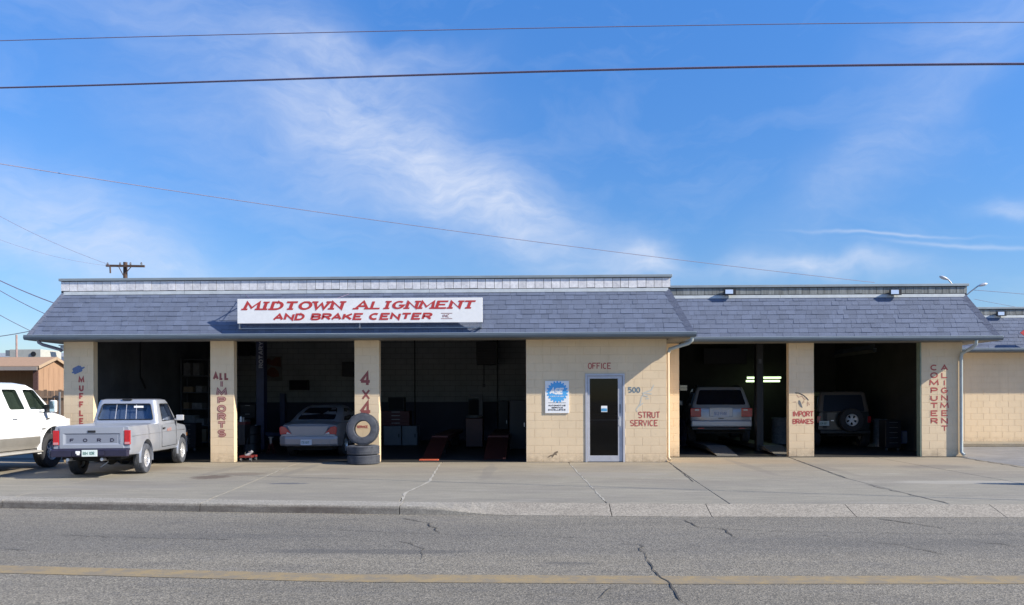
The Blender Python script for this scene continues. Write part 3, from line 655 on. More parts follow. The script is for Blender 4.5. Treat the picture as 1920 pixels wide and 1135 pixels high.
# mansard roofs
def shingle_mesh():
    m = MB()   # x across, y up the slope, z out of the slope; butt edge at y=0 is thick
    m.add([(0, 0, 0), (1, 0, 0), (1, 1.25, 0), (0, 1.25, 0), (0, 0, 1), (1, 0, 1), (1, 1.25, .15), (0, 1.25, .15)], [(4, 5, 6, 7), (0, 1, 5, 4), (1, 2, 6, 5), (3, 0, 4, 7)])
    o = m.build('shingle', M['shingle'], recalc=False); me = o.data; bpy.data.objects.remove(o); return me
SH = shingle_mesh()
def mansard(parent, x0b, x1b, x0t, x1t, Yb, Yt, Zb, Zt, big_right=True, rows=9, limit=300, near=None):
    deck = MB(); pts = [(x0b, Yb, Zb), (x1b, Yb, Zb), (x1b, Yt+.35, Zb), (x0b, Yt+.35, Zb)]
    deck.add(pts+[(x0t, Yt, Zt), (x1t, Yt, Zt), (x1t, Yt+.35, Zt), (x0t, Yt+.35, Zt)], [(0, 3, 2, 1), (4, 5, 6, 7), (0, 1, 5, 4), (1, 2, 6, 5), (2, 3, 7, 6), (3, 0, 4, 7)])
    dk = deck.build('mansard_roof', M['deck'], parent)
    sl = Vector((0, Yt-Yb, Zt-Zb)); L = sl.length; sl.normalize(); nrm = Vector((0, -sl.z, sl.y)); ang = math.atan2(sl.z, sl.y)
    ex = L/rows; items = []
    for r in range(rows):
        t0 = r/rows; t1 = (r+.9)/rows; xa = x0b+(x0t-x0b)*t1+.015; xb = x1b+(x1t-x1b)*t1-.02; x = xa-rnd.uniform(0, .2)
        while x < xb-.03:
            w = rnd.choice([.13, .16, .19, .22, .26, .32])*rnd.uniform(.9, 1.1); a = max(x, xa); b = min(x+w, xb-.02)
            if b-a > .03: items.append((a, b, r, rnd.choice([.009, .012, .016]), rnd.uniform(-.002, .002)))
            x += w
    near = near if near is not None else 0
    items.sort(key=lambda q: abs((q[0]+q[1])/2-near)); rest = MB()
    for i, (a, b, r, th, dy) in enumerate(items):
        s0 = r*ex+dy; hh = ex if r < rows-1 else ex*.78; p = Vector((a, Yb, Zb))+sl*s0+nrm*.003
        if i < limit:
            inst('shingle', SH, dk, p, (b-a-.004, hh, th), (ang, 0, 0))
        else:
            q = [p, p+EX*(b-a-.004)]; top = sl*hh*1.25; n1 = nrm*th
            rest.add([q[0], q[1], q[1]+top, q[0]+top, q[0]+n1, q[1]+n1, q[1]+top+n1*.15, q[0]+top+n1*.15], [(4, 5, 6, 7), (0, 1, 5, 4), (1, 2, 6, 5), (3, 0, 4, 7)])
    if rest.v:
        # far shingles keep their own tones through a colour cell material
        o = rest.build('shingle', SHREST, dk, recalc=False); o['kind'] = 'stuff'
    return dk
def shrest():
    m = bpy.data.materials.new('shingle_field'); m.use_nodes = True; b = NB(m); b.p.inputs['Roughness'].default_value = .9
    b.n.new('ShaderNodeNewGeometry'); mr = b.n.new('ShaderNodeMapRange'); b.L.new(b.geo.outputs['Random Per Island'], mr.inputs[0]); mr.inputs[3].default_value = .90; mr.inputs[4].default_value = 1.10
    c = b.mix(b.ramp(b.noise(2.5, 6, .65), [(.32, 0.0), (.68, 1.0)]), (.108, .131, .193), (.128, .156, .229)); hs = b.n.new('ShaderNodeHueSaturation'); b.L.new(mr.outputs[0], hs.inputs['Value']); b.L.new(c, hs.inputs['Color'])
    b.base(hs.outputs[0]); b.bump(b.noise(160, 4, .7), .5, .006); return m
SHREST = shrest()
def hipcap(parent, b, t, w, side):
    b = Vector(b); t = Vector(t); n = 7
    m = MB(); d = (t-b); b = b-d*.01; t = t+d*.01; A = Vector((-w*side, -.012, 0)); B = Vector((0, -.03, .012)); Cc = Vector((.012*side, w, .0)); lo = Vector((0, .02, -.012))
    m.loft([[p+A, p+B, p+Cc, p+Cc+lo, p+lo, p+A+Vector((0, .012, -.004))] for p in (b, t)])
    for k in range(1, n):
        p = b.lerp(t, k/n); q = b.lerp(t, k/n+.006); o = Vector((0, -.004, .002)); m.add([p+A+o, p+B+o, q+B+o, q+A+o], [(0, 1, 2, 3)])
    return m.build('hip_cap', M['hip'], parent)
def parapet(parent, x0, x1, Y, Z0, Z1, tilemat, tw, ret=True):
    H = Z1-.075
    m = MB(); m.box(x0, x1, Y, Y+.2, Z0-.3, H); o = m.build('parapet', M['deck'], parent)
    m = MB(); m.box(0, 1, -.012, 0, 0, 1); t = m.build('tile', tilemat); TM = t.data; bpy.data.objects.remove(t)
    x = x0
    while x < x1-.03:
        w = min(tw*rnd.uniform(.9, 1.1), x1-x); zb = Z0+.065+rnd.uniform(-.006, .006)
        inst('tile', TM, o, (x+.005, Y-.002-rnd.uniform(0, .005), zb), (w-.010, 1, H-zb-.005), (0, rnd.uniform(-.006, .006), 0)); x += w
    return o
def coping(parent, x0, x1, Y, Z1, h=.065):
    m = MB(); m.box(x0-.03, x1+.03, Y-.06, Y+.25, Z1-h, Z1); return m.build('coping', M['cap'], parent, bevel=.006)
def gutter(parent, x0, x1, Y, Z, ends=True):
    prof = [(0, .11), (-.012, .115), (-.012, .10), (-.03, .075), (-.02, .04), (-.005, .01), (.03, 0), (.10, 0), (.10, .012), (.035, .012), (.0, .05), (.0, .10)]
    m = MB(); m.loft([[(x, Y-.09+a, Z+b) for a, b in prof] for x in (x0, x1)]); gt = m.build('gutter', M['gutter'], parent)
    m = MB(); m.box(x0, x1, Y-.112, Y-.094, Z+.108, Z+.122); m.build('gutter_lip', mat('pale_gutter_lip', (.36, .42, .48), .45, nscale=3, namt=.12, stretch=(1, 1, 4)), gt); return gt
def roofset(parent, x0b, x1b, x0t, x1t, Yw, Zb, Zt, Ztop, tilemat, tw, near, limit=300, side_back=3):
    Yb = Yw-.5; Yt = Yw-.05
    dk = mansard(parent, x0b, x1b, x0t, x1t, Yb, Yt, Zb, Zt, near=near, limit=limit)
    # side slopes running back
    for (xb, xt, s) in ((x0b, x0t, -1), (x1b, x1t, 1)):
        m = MB(); yb = Yt+9.5; m.add([(xb, Yb, Zb), (xb, yb, Zb), (xt, yb, Zt), (xt, Yt, Zt), (xt-s*.2, Yt+.1, Zt), (xt-s*.2, yb, Zt), (xt-s*.2, Yt+.1, Zb), (xt-s*.2, yb, Zb)], [(0, 1, 2, 3), (3, 2, 5, 4)])
        sd = m.build('side_slope', M['deck'], parent)
        rs = MB(); d = Vector((xt-xb, 0, Zt-Zb)); L = d.length; u = d.normalized(); nn = Vector((s*abs(u.z), 0, abs(u.x))); ex = L/9
        for r in range(9):
            y = Yb+(Yt-Yb)*r/9+.02
            while y < yb-.1:
                w = rnd.choice([.2, .3, .4]); p = Vector((xb, y, Zb))+u*(r*ex)+nn*.003; th = nn*rnd.choice([.009, .012, .016]); top = u*ex*(1.2 if r < 8 else .8); w2 = EY*(w-.005)
                rs.add([p, p+w2, p+w2+top, p+top, p+th, p+w2+th, p+w2+top+th*.15, p+top+th*.15], [(4, 5, 6, 7), (0, 1, 5, 4), (1, 2, 6, 5), (3, 0, 4, 7)]); y += w
        o = rs.build('shingle', SHREST, sd, recalc=False); o['kind'] = 'stuff'
    hipcap(parent, (x1b, Yb, Zb), (x1t, Yt, Zt), .17, 1); hipcap(parent, (x0b, Yb, Zb), (x0t, Yt, Zt), .10, -1)
    parapet(parent, x0t-.02, x1t+.02, Yt-.005, Zt, Ztop, tilemat, tw)
    # flashing in lengths
    x = x0t+.05
    while x < x1t-.05:
        e = min(x+3.05, x1t-.03); m = MB(); m.add([(x, Yt-.035, Zt-.035), (e-.006, Yt-.035, Zt-.035), (e-.006, Yt-.022, Zt+.045), (x, Yt-.022, Zt+.045), (x, Yt-.012, Zt+.05), (e-.006, Yt-.012, Zt+.05)], [(0, 1, 2, 3), (3, 2, 5, 4)]); m.build('flashing', M['flash'], parent); x = e
    coping(parent, x0t-.03, x1t+.03, Yt, Ztop)
    gutter(parent, x0b-.02, x1b+.02, Yb, Zb-.105)
    m = MB(); m.box(x0b+.01, x1b-.01, Yb+.012, Yw-.001, Zb-.11, Zb-.004); 
    m.box(x1t, x1b-.01, Yw-.001, Yt+9, Zb-.11, Zb-.004); m.box(x0b+.01, x0t, Yw-.001, Yt+9, Zb-.11, Zb-.004)
    m.build('soffit', M['soffit'], parent)
    return dk
roofset(shop, -12.38, 3.83, -11.77, 3.31, WY, 3.13, 4.21, 4.585, M['slate_w'], .205, .5)
# painted words
def wall_text(parent, *a, name='painted_lettering', mm=None, label=None, **k):
    m = MB(); lettering(m, *a, **k); o = m.build(name, mm or M['letter'], parent, recalc=False)
    if label: o['label'] = label
    return o
WN = Vector((0, -1, 0)); YP = WY-.007
def px_text(parent, text, x0, x1, y0, y1, tpx, Y=None, name='painted_lettering', mm=None, label=None, **k):
    """word fitted to a surveyed box on the wall plane"""
    Y = Y or YP; X0, Z1 = onY(x0, y0, Y); X1, _ = onY(x1, y0, Y); _, Z0 = onY(x0, y1, Y); gap = k.pop('gap', .3)
    units = sum({' ': .7, 'I': IW[0], 'M': 1.25, 'W': 1.3, "'": .3, '.': .3, '1': .7}.get(c, 1)+(0 if c == ' ' else gap) for c in text)-gap
    sh = k.get('shear', 0); w = (X1-X0-sh*(Z1-Z0)-tpx*Y/F)/units; k['gap'] = gap
    t = tpx*Y/F
    return wall_text(parent, text, (X0+t/2, Y, Z0+t/2), EX, EZ, WN, Z1-Z0-t, w, t, name=name, mm=mm, label=label, **k)
px_text(shop, 'OFFICE', 1102, 1146, 680.5, 692.5, 1.7, gap=.25)
px_text(shop, '500', 1177, 1201, 726, 737, 2.2, gap=.25, mm=M['num'])
px_text(shop, 'STRUT', 1196, 1238, 772, 784.5, 1.8, gap=.25); px_text(shop, 'SERVICE', 1181, 1234, 787.5, 799.5, 1.8, gap=.25)
def vword(parent, text, xc, y0, y1, wpx, tpx, Y=None, mm=None, vgap=.32, inner=None, **k):
    Y = Y or YP; n = len(text); X, Z1 = onY(xc, y0, Y); _, Z0 = onY(xc, y1, Y); H = (Z1-Z0)/(n+(n-1)*vgap); s = Y/F; t = tpx*s
    m = MB(); lettering(m, text, (X, Y, Z1-H+t/2), EX, EZ, WN, H-t, wpx*s-t, t, vertical=True, vgap=vgap*H/(H-t)+t/(H-t), mi=0, **k)
    mats = [mm or M['letter']]
    if inner: lettering(m, text, (X, Y, Z1-H+t/2), EX, EZ, WN, H-t, wpx*s-t, t*.4, vertical=True, vgap=vgap*H/(H-t)+t/(H-t), mi=1, lift=.0024, **k); mats.append(inner)
    return m.build('painted_lettering', mats, parent, recalc=False)
vword(shop, 'MUFFLER', 152.5, 706, 812, 10, 3.0, vgap=.24)
# ALL / IMPORTS
for a, b, c in ((399, 410, 'A'), (411, 419, 'L'), (420, 430, 'L')):
    px_text(shop, c, a, b, 698, 713, 4.0, mm=M['letter_d'])
vword(shop, 'IMPORTS', 415.5, 713, 820, 18, 4.6, vgap=.06, mm=M['letter_d'], inner=M['letter_o'])
px_text(shop, '4', 674, 696, 697, 725, 5.5, mm=M['letter_d']); px_text(shop, 'X', 678, 694, 730, 750, 3.6, mm=M['letter_d'])
px_text(shop, '4', 674, 697, 752, 782, 5.5, mm=M['letter_d']); px_text(shop, 'S', 698, 706, 789, 800, 2.4, mm=M['letter_d']); px_text(shop, 'SERVICE', 669, 690, 798, 803, 1.1, mm=M['letter'])
# muffler drawing on first pillar
m = MB(); X, Z = onY(146, 693, YP); u = Vector((.92, 0, .39)); v = Vector((-.39, 0, .92)); c = Vector((X, YP, Z)); pts = []
for a, b in [(-.17, -.035), (-.13, -.045), (-.13, -.08), (-.10, -.085), (.07, -.085), (.10, -.07), (.10, -.045), (.18, -.03), (.18, .0), (.11, .01), (.10, .055), (.07, .07), (.06, .085), (-.10, .08), (-.13, .06), (-.13, .0), (-.17, .0)]: pts.append(c+u*a+v*b)
m.add(pts, [tuple(range(len(pts)))]); m.build('painted_muffler_drawing', M['blue_p'], shop)
# faded strut drawing right of the door and little brown pipe drawing left of it
def poly_px(parent, pts, name, mm, Y=None, d=0):
    Y = Y or YP; m = MB(); m.add([(onY(x, y, Y)[0], Y-d, onY(x, y, Y)[1]) for x, y in pts], [tuple(range(len(pts)))]); return m.build(name, mm, parent)
def line_px(parent, lines, wpx, name, mm, Y=None):
    Y = Y or YP; m = MB(); q = 0
    for pl in lines:
        q += 1; P = [onY(x, y, Y) for x, y in pl]; L, Rr = strip(P, wpx*Y/F); n = len(L)
        m.add([(p[0], Y-q*.0004, p[1]) for p in L]+[(p[0], Y-q*.0004, p[1]) for p in Rr], [(i, i+1, n+i+1, n+i) for i in range(n-1)])
    return m.build(name, mm, parent)
line_px(shop, [[(1226, 722), (1221, 732), (1209, 736), (1203, 745), (1200, 758), (1193, 768), (1195, 772)], [(1204, 737), (1222, 739)], [(1211, 748), (1217, 747)], [(1198, 762), (1206, 756)], [(1205, 741), (1215, 744)]], 2.0, 'faded_strut_drawing', M['paleblue'])
poly_px(shop, [(1026, 858), (1031, 854), (1037, 852), (1040, 848), (1045, 846), (1047, 848), (1043, 851), (1045, 854), (1040, 853), (1037, 857), (1035, 859), (1034, 855), (1029, 858)], 'painted_pipe_drawing', mat('brown_stencil_paint', (.20, .15, .10), .8, nscale=20, namt=.2))
# certification sign
bx0, bz1 = onY(1022, 714.5, WY-.03); bx1, bz0 = onY(1067, 775, WY-.03)
asg = place('white certification sign with a blue gear emblem mounted left of the office door', 'wall_sign', 'sign', ((bx0+bx1)/2, WY-.03, bz0))
m = MB(); m.box(bx0, bx1, WY-.03, WY-.011, bz0, bz1); m.build('panel', M['signwhite'], asg, bevel=.002)
m = MB(); cx, cz = onY(1045, 735, WY-.0315); rr = .265; gpts = []
for k in range(20):
    for da, r in ((-.34, .86), (-.2, 1), (.2, 1), (.34, .86)): a = 2*math.pi*(k+da)/20; gpts.append((cx+rr*r*math.cos(a), WY-.0325, cz+rr*r*math.sin(a)))
m.add(gpts, [tuple(range(len(gpts)))]); m.build('gear_emblem', M['asecyan'], asg)
px_text(asg, 'ASE', 1029.5, 1059.5, 727.5, 740, 3.4, Y=WY-.034, name='sign_lettering', mm=M['signwhite'], shear=.25, gap=.18)
px_text(asg, 'CERTIFIED'.replace('C', 'C'), 1032, 1057, 742.5, 744.5, .5, Y=WY-.034, name='sign_lettering', mm=M['signwhite'])
line_px(asg, [[(1028, 755.5), (1061, 755.5)]], .6, 'rule_line', M['ink'], WY-.0325)
for s_, y0, x0, x1 in (('AUTOMOTIVE', 759.2, 1028, 1061), ('SERVICE', 763.2, 1034, 1056), ('EXCELLENCE', 767.2, 1028, 1061)): px_text(asg, s_, x0, x1, y0, y0+2.9, .75, Y=WY-.0325, name='sign_lettering', mm=M['ink'])
# office door
ORG[0] = Vector((-4.2, WY, 0))
m = MB(); dx0, _ = onY(1097.5, 800, WY); dx1, _ = onY(1171.5, 800, WY)
m.box(dx0, dx0+.05, WY-.02, WY+.1, 0, DZ); m.box(dx1-.05, dx1, WY-.02, WY+.1, 0, DZ); m.box(dx0+.05, dx1-.05, WY-.02, WY+.1, DZ-.05, DZ)
df = m.build('door_frame', M['alu'], shop, bevel=.003)
a, b = dx0+.056, dx1-.056; m = MB(); y0, y1 = WY+.005, WY+.05
m.box(a, a+.055, y0, y1, .012, DZ-.056); m.box(b-.11, b, y0, y1, .012, DZ-.056); m.box(a+.055, b-.11, y0, y1, DZ-.12, DZ-.056); m.box(a+.055, b-.11, y0, y1, .012, .16)
dr = m.build('door', M['alu'], shop, bevel=.003)
m = MB(); m.box(a+.055, b-.11, WY+.022, WY+.028, .16, DZ-.12); m.build('glass', M['doorglass'], dr)
m = MB(); m.box(b-.085, b-.05, WY-.045, WY-.015, .88, 1.12); m.box(b-.075, b-.06, WY-.02, WY+.006, .9, .93); m.box(b-.075, b-.06, WY-.02, WY+.006, 1.07, 1.1); m.build('handle', mat('bright_handle', (.7, .7, .72), .3, .6), dr, bevel=.004)
m = MB(); m.box(b-.066, b-.05, WY-.001, WY+.006, 1.2, 1.42); m.build('lock_plate', M['black'], dr)
sx, sz = onY(1133, 767, WY); m = MB(); m.box(sx-.075, sx+.075, WY+.018, WY+.021, sz-.075, sz+.075); m.build('sticker', M['signwhite'], dr)
m = MB(); m.box(sx-.07, sx+.07, WY+.0165, WY+.0175, sz-.06, sz+.01); m.box(sx-.04, sx+.04, WY+.0145, WY+.0155, sz-.02, sz+.015); m.build('sticker_print', mat('sticker_blue', (.1, .35, .6), .5, nscale=20, namt=.2), dr)
m = MB(); m.box(a+.055, b-.11, WY+.05, WY+.07, 1.02, 1.045); m.build('push_bar', M['steel'], dr)
# office counter seen through the glass
m = MB(); m.box(.1, 3.0, 22.2, 22.8, 0, 1.05); m.box(.1, 3.0, 22.1, 22.85, 1.05, 1.09)
tag(m.build('office_counter', mat('counter_top', (.12, .10, .09), .5, nscale=3, namt=.2), loc=(1.5, 22.4, 0)), 'dim service counter standing inside behind the glass office door', 'counter')
m = MB(); m.box(1.32, 1.52, 22.1, 22.3, 1.09, 1.35); m.box(1.30, 1.45, 22.05, 22.35, 1.35, 1.42); tag(m.build('door_reflection_block', mat('reflection_grey', (.55, .52, .47), .8, nscale=20, namt=.4), loc=(1.4, 22.2, 1.09)), 'pale block on the counter added for the reflection in the door glass', 'tray')  # pale block standing in for a reflection in the door glass
# downspouts of the main building
m = MB(); zl = 3.02; m.tube([(-12.12, WY-.46, zl+.02), (-12.12, WY-.44, zl-.05), (-12.05, WY-.40, zl-.10), (-11.80, WY-.12, zl-.2), (-11.77, WY-.07, zl-.24)], .04, 8); m.build('downspout', M['pipe_d'], shop, smooth=50)
m = MB(); m.tube([(3.76, WY-.52, 3.03), (3.76, WY-.5, 2.94), (3.70, WY-.46, 2.88), (3.30, WY-.10, 2.76), (3.285, WY-.06, 2.70)], .042, 8); m.build('downspout', M['pipe'], shop, smooth=50)
m = MB(); m.tube([(3.285, WY+.05, 2.72), (3.285, WY+.05, .12), (3.32, WY-.03, .05)], .035, 8); m.build('downspout', M['core'], shop, smooth=50)

# big sign on the mansard
gx0, gz1 = onY(445, 561, WY-.62); gx1, _ = onY(904.5, 557, WY-.62); _, gz0 = onY(600, 606, WY-.62)
gz1 = onY(600, 560, WY-.62)[1]; SY = WY-.62
sg = place('white hand lettered signboard with red slanted words fixed to the long mansard roof', 'roof_sign', 'sign', ((gx0+gx1)/2, SY, gz0))
m = MB(); m.box(gx0, gx1, SY, SY+.03, gz0, gz1); m.build('board', M['signwhite'], sg, bevel=.003)
TY = SY-.003
IW[0] = .55
px_text(sg, 'MIDTOWN', 455, 650, 564.5, 583.5, 6.2, Y=TY, name='sign_lettering', mm=M['signred'], shear=.36, serif=True, gap=.30, tv=.046)
px_text(sg, 'A', 664, 698, 562.5, 582, 5.8, Y=TY, name='sign_lettering', mm=M['signred'], shear=.36, serif=True, tv=.042)
px_text(sg, 'L', 692, 722, 562.8, 581.5, 5.4, Y=TY, name='sign_lettering', mm=M['signred'], shear=.36, serif=True, tv=.04)
px_text(sg, 'IGNMENT', 716, 897, 563, 581.5, 6.0, Y=TY, name='sign_lettering', mm=M['signred'], shear=.36, serif=True, gap=.30, tv=.04)
IW[0] = .35
px_text(sg, 'AND BRAKE CENTER', 511, 814, 587.5, 602, 4.6, Y=TY, name='sign_lettering', mm=M['signred'], shear=.32, gap=.26, tv=.044)
px_text(sg, 'INC.', 829, 846, 589.5, 595.5, 1.0, Y=TY, name='sign_lettering', mm=M['letter_d'], shear=.1)
line_px(sg, [[(827, 587.6), (848, 587.6)], [(827, 597.6), (848, 597.6)]], .9, 'rule_line', M['letter_d'], TY)
for xx in (gx0+.04, (gx0+gx1)/2, gx1-.04):
    m = MB(); m.box(xx-.018, xx+.018, SY+.031, SY+.06, gz0-.13, gz1-.02); m.box(xx-.018, xx+.018, SY+.06, SY+.15, gz0-.13, gz0-.10); m.bar((xx, SY+.06, gz0-.02), (xx, SY+.16, gz0-.11), .02, .02); m.bar((xx, SY+.06, gz1-.06), (xx, SY+.5, gz1-.05), .02, .02); m.build('bracket', M['steel'], sg)
m = MB(); m.box(gx0+.05, gx1-.05, SY+.06, SY+.085, gz0-.125, gz0-.105); m.build('lower_rail', M['cap'], sg)
m = MB()
for xx, k in ((gx0+.3, -1), ((gx0+gx1)/2-.6, 1)): m.tube([(xx, SY+.03, gz1-.02), (xx+.25*k, SY+.42, gz1+.16)], .008, 5)
m.build('guy_wire', M['wire'], sg)

# ------------------------------------------------------------------ annex
ax = place('lower cream block annex with two open bays set back at the right end', 'garage_annex', 'garage', (7.5, AY, 0))
AXR = 11.30
for i, (a, b) in enumerate(((3.30, 3.865), (6.755, 7.42), (10.23, AXR))):
    m = MB(); m.box(a+.004, b-.004, AY, AY+T, 0, SOF); o = m.build('pillar', M['core'], ax, bevel=.004); blocks(o, a, b, AY, SOF, phase=i)
m = MB(); m.box(3.30, AXR, AY, AY+T, SOF, 4.0); m.build('header_beam', MATS['header_paint'], ax)
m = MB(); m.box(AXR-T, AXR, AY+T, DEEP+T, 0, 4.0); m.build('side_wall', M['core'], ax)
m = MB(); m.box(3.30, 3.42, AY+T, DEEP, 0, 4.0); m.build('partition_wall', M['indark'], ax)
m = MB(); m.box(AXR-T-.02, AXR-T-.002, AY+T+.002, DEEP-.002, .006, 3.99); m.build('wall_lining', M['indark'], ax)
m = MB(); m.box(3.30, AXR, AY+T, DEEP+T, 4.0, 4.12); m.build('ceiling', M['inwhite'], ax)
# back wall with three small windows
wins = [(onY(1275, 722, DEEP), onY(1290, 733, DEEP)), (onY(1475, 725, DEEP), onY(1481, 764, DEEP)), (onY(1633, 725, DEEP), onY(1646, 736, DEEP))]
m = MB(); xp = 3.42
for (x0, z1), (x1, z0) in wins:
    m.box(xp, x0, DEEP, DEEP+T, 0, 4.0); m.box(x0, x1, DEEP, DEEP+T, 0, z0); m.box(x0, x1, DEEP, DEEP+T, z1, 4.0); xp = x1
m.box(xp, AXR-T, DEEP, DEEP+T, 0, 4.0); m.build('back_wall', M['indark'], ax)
for (x0, z1), (x1, z0) in wins:
    m = MB(); f = .015; m.box(x0, x1, DEEP+.08, DEEP+.11, z0, z0+f); m.box(x0, x1, DEEP+.08, DEEP+.11, z1-f, z1); m.box(x0, x0+f, DEEP+.08, DEEP+.11, z0+f, z1-f); m.box(x1-f, x1, DEEP+.08, DEEP+.11, z0+f, z1-f)
    m.box(x0+f, x1-f, DEEP+.085, DEEP+.105, (z0+z1)/2-.008, (z0+z1)/2+.008); fr = m.build('window', M['alu'], ax); m = MB(); m.box(x0+f, x1-f, DEEP+.09, DEEP+.094, z0+f, z1-f); m.build('pane', M['doorglass'], fr)
roofset(ax, 3.9, 12.0, 3.42, 11.37, AY, 3.13, 4.24, 4.555, M['slate_g'], .19, 6.0)
px_text(ax, 'IMPORT', 1485.5, 1526, 771, 782, 2.0, Y=AY-.007, gap=.16); px_text(ax, 'BRAKES', 1485.5, 1526, 785.5, 795.5, 2.0, Y=AY-.007, gap=.16)
# brake drawing
AP = AY-.007
line_px(ax, [[(1491, 737), (1498, 737.5), (1506, 741), (1512, 746), (1516, 751)]], 1.5, 'painted_brake_drawing', M['ink'], AP)
poly_px(ax, [(1497, 751), (1500, 751), (1503, 758), (1505, 765), (1501, 763), (1497, 757)], 'painted_brake_drawing', mat('grey_brake_paint', (.16, .17, .18), .8, nscale=25, namt=.4), AP, .0004)
line_px(ax, [[(1494, 741), (1497, 745), (1504, 743), (1508, 749), (1512, 748)], [(1488, 754), (1493, 754)], [(1505, 757), (1507, 751)], [(1514, 753), (1514, 762)], [(1516, 755), (1518, 760)]], .7, 'painted_brake_drawing', M['letter_d'], AP)
vword(ax, 'COMPUTER', 1751.3, 684, 795, 14.5, 2.3, Y=AP, vgap=.30); vword(ax, 'ALIGNMENT', 1770.8, 684, 809, 13, 2.1, Y=AP, vgap=.28)
m = MB(); m.tube([(11.36, AY-.56, 3.03), (11.36, AY-.54, 2.93), (11.33, AY-.45, 2.86), (11.24, AY-.10, 2.72), (11.235, AY-.06, 2.62), (11.235, AY-.06, .12), (11.27, AY-.14, .05)], .043, 10); m.build('downspout', M['pipe'], ax, smooth=50)
m = MB(); m.box(10.2, 10.232, AY+.0, AY+T, 0, SOF); m.build('door_jamb', mat('greenish_jamb_paint', (.22, .27, .20), .7, nscale=5, namt=.2), ax)
# floodlights on the parapets
def floodlight(x, Y, Z, label):
    t = thing('floodlight', label, 'floodlight', (x, Y, Z), 0, 'floodlights along the parapets'); o0 = ORG[0]; ORG[0] = Vector((0, 0, 0))
    m = MB(); rings = []
    for y, w, h in ((-.13, .155, .075), (-.115, .16, .08), (-.05, .13, .07), (-.02, .06, .05)): rings.append([(-w, y, -h), (w, y, -h), (w, y, h), (-w, y, h)])
    m.loft(rings); m.build('housing', M['black'], t); m = MB(); m.box(-.12, .08, -.138, -.132, -.055, .055); m.build('lens', M['floodglass'], t)
    m = MB(); m.box(-.03, .03, -.06, .0, -.03, .03); m.build('bracket', M['steel'], t); ORG[0] = o0; return t
fy = AY-.07
X, Z = onY(1369, 547, fy-.15); fl = floodlight(X, fy, Z, 'dark floodlight on the annex parapet nearer the long building')
for px, py, yy, lb in ((1680, 547.5, fy, 'dark floodlight on the annex parapet above the right hand bay'), (1879, 588, 26.64, 'dark floodlight on the neighbouring building parapet at the right edge')):
    X, Z = onY(px, py, yy-.15); c = copy_tree(fl); c.location = (X, yy, Z); c['label'] = lb

# ------------------------------------------------------------------ neighbouring building
NY = 26.7
nbx0 = 11.6
nb = place('cream block building with matching shingled mansard partly cut off at the right edge', 'neighbouring_building', 'building', (16.5, NY, 0))
m = MB(); m.box(nbx0, 26, NY, NY+8, 0, 4.0); nw = m.build('wall', M['core'], nb); blocks(nw, 14.2, 16.8, NY, 3.05, phase=1)
roofset(nb, 11.0, 26.6, 11.6, 26, NY, 3.13, 4.2, 4.52, M['slate_g'], .2, 15.6, limit=300)
m = MB(); m.box(10.5, 30, NY-1.2, NY-.01, -.005, .10); tag(struct(m.build('sidewalk', CONC, bevel=.01)), 'low walk along the neighbouring building')
rs = MB(); X, Z = onY(1921, 624, NY-.7); rs.add([(X-.13, NY-.7, Z), (X, NY-.7, Z+.1), (X+.6, NY-.7, Z+.1), (X+.6, NY-.7, Z-.1), (X, NY-.7, Z-.1)], [(0, 1, 2, 3, 4)]); q = MB(); q.prism(rs.v, (0, .03, 0)); tag(q.build('arrow_sign', M['signred'], loc=(X, NY-.7, Z)), 'dark red pointed sign just entering the frame on the neighbouring mansard', 'sign')
ORG[0] = Vector((0, 0, 0))

# ------------------------------------------------------------------ vehicles
def ring8(y, w, z0, zs, zc, ww=None):
    h = zs-z0
    half = [(w*.80, z0), (w*.95, z0+.03), (w*.985, z0+.14*h), (w, z0+.42*h), (w*.992, z0+.66*h), (w*.975, z0+.84*h), (w*.945, zs-.02), (w*.89, zs), (w*.55, zs+(zc-zs)*.8)]
    return [(x, y, z) for x, z in half]+[(0, y, zc)]+[(-x, y, z) for x, z in half[::-1]]+[(0, y, z0)]
def body_shell(parent, name, secs, mm, arches, aw=.36, slots=(), boxes=()):
    # resample sections so the surface is finely divided
    m = MB(); fine = []
    for a, b in zip(secs, secs[1:]):
        n = max(1, int((b[0]-a[0])/.14))
        for i in range(n): fine.append([a[j]+(b[j]-a[j])*i/n for j in range(5)])
    fine.append(secs[-1]); m.loft([ring8(*s_) for s_ in fine]); o = m.build(name, mm, parent)
    cs = []
    for (y, z, r) in arches:
        for s_ in (-1, 1):
            c = MB(); c.lathe([(.0001, .42*s_), (r, .42*s_), (r, 1.3*s_), (.0001, 1.3*s_)], (0, y, z), 'x', 36); cs.append(c.build('cutter', M['dark']))
    for bx in boxes: c = MB(); c.box(*bx); cs.append(c.build('cutter', M['dark']))
    for bx in slots: c = MB(); c.box(*bx); cs.append(c.build('cutter', M['dark']))
    # cutters live in vehicle space: temporarily unparent
    o.parent = None; cut(o, cs); o.parent = parent
    if not o.data.materials: o.data.materials.append(mm)
    return o
def rrect(hx, y0, y1, z, r, n=4):
    pts = []
    for cx, cy, a0 in ((hx-r, y0+r, -90), (hx-r, y1-r, 0), (-hx+r, y1-r, 90), (-hx+r, y0+r, 180)):
        for i in range(n+1): a = R(a0+90*i/n); pts.append((cx+r*math.cos(a), cy+r*math.sin(a), z))
    return pts
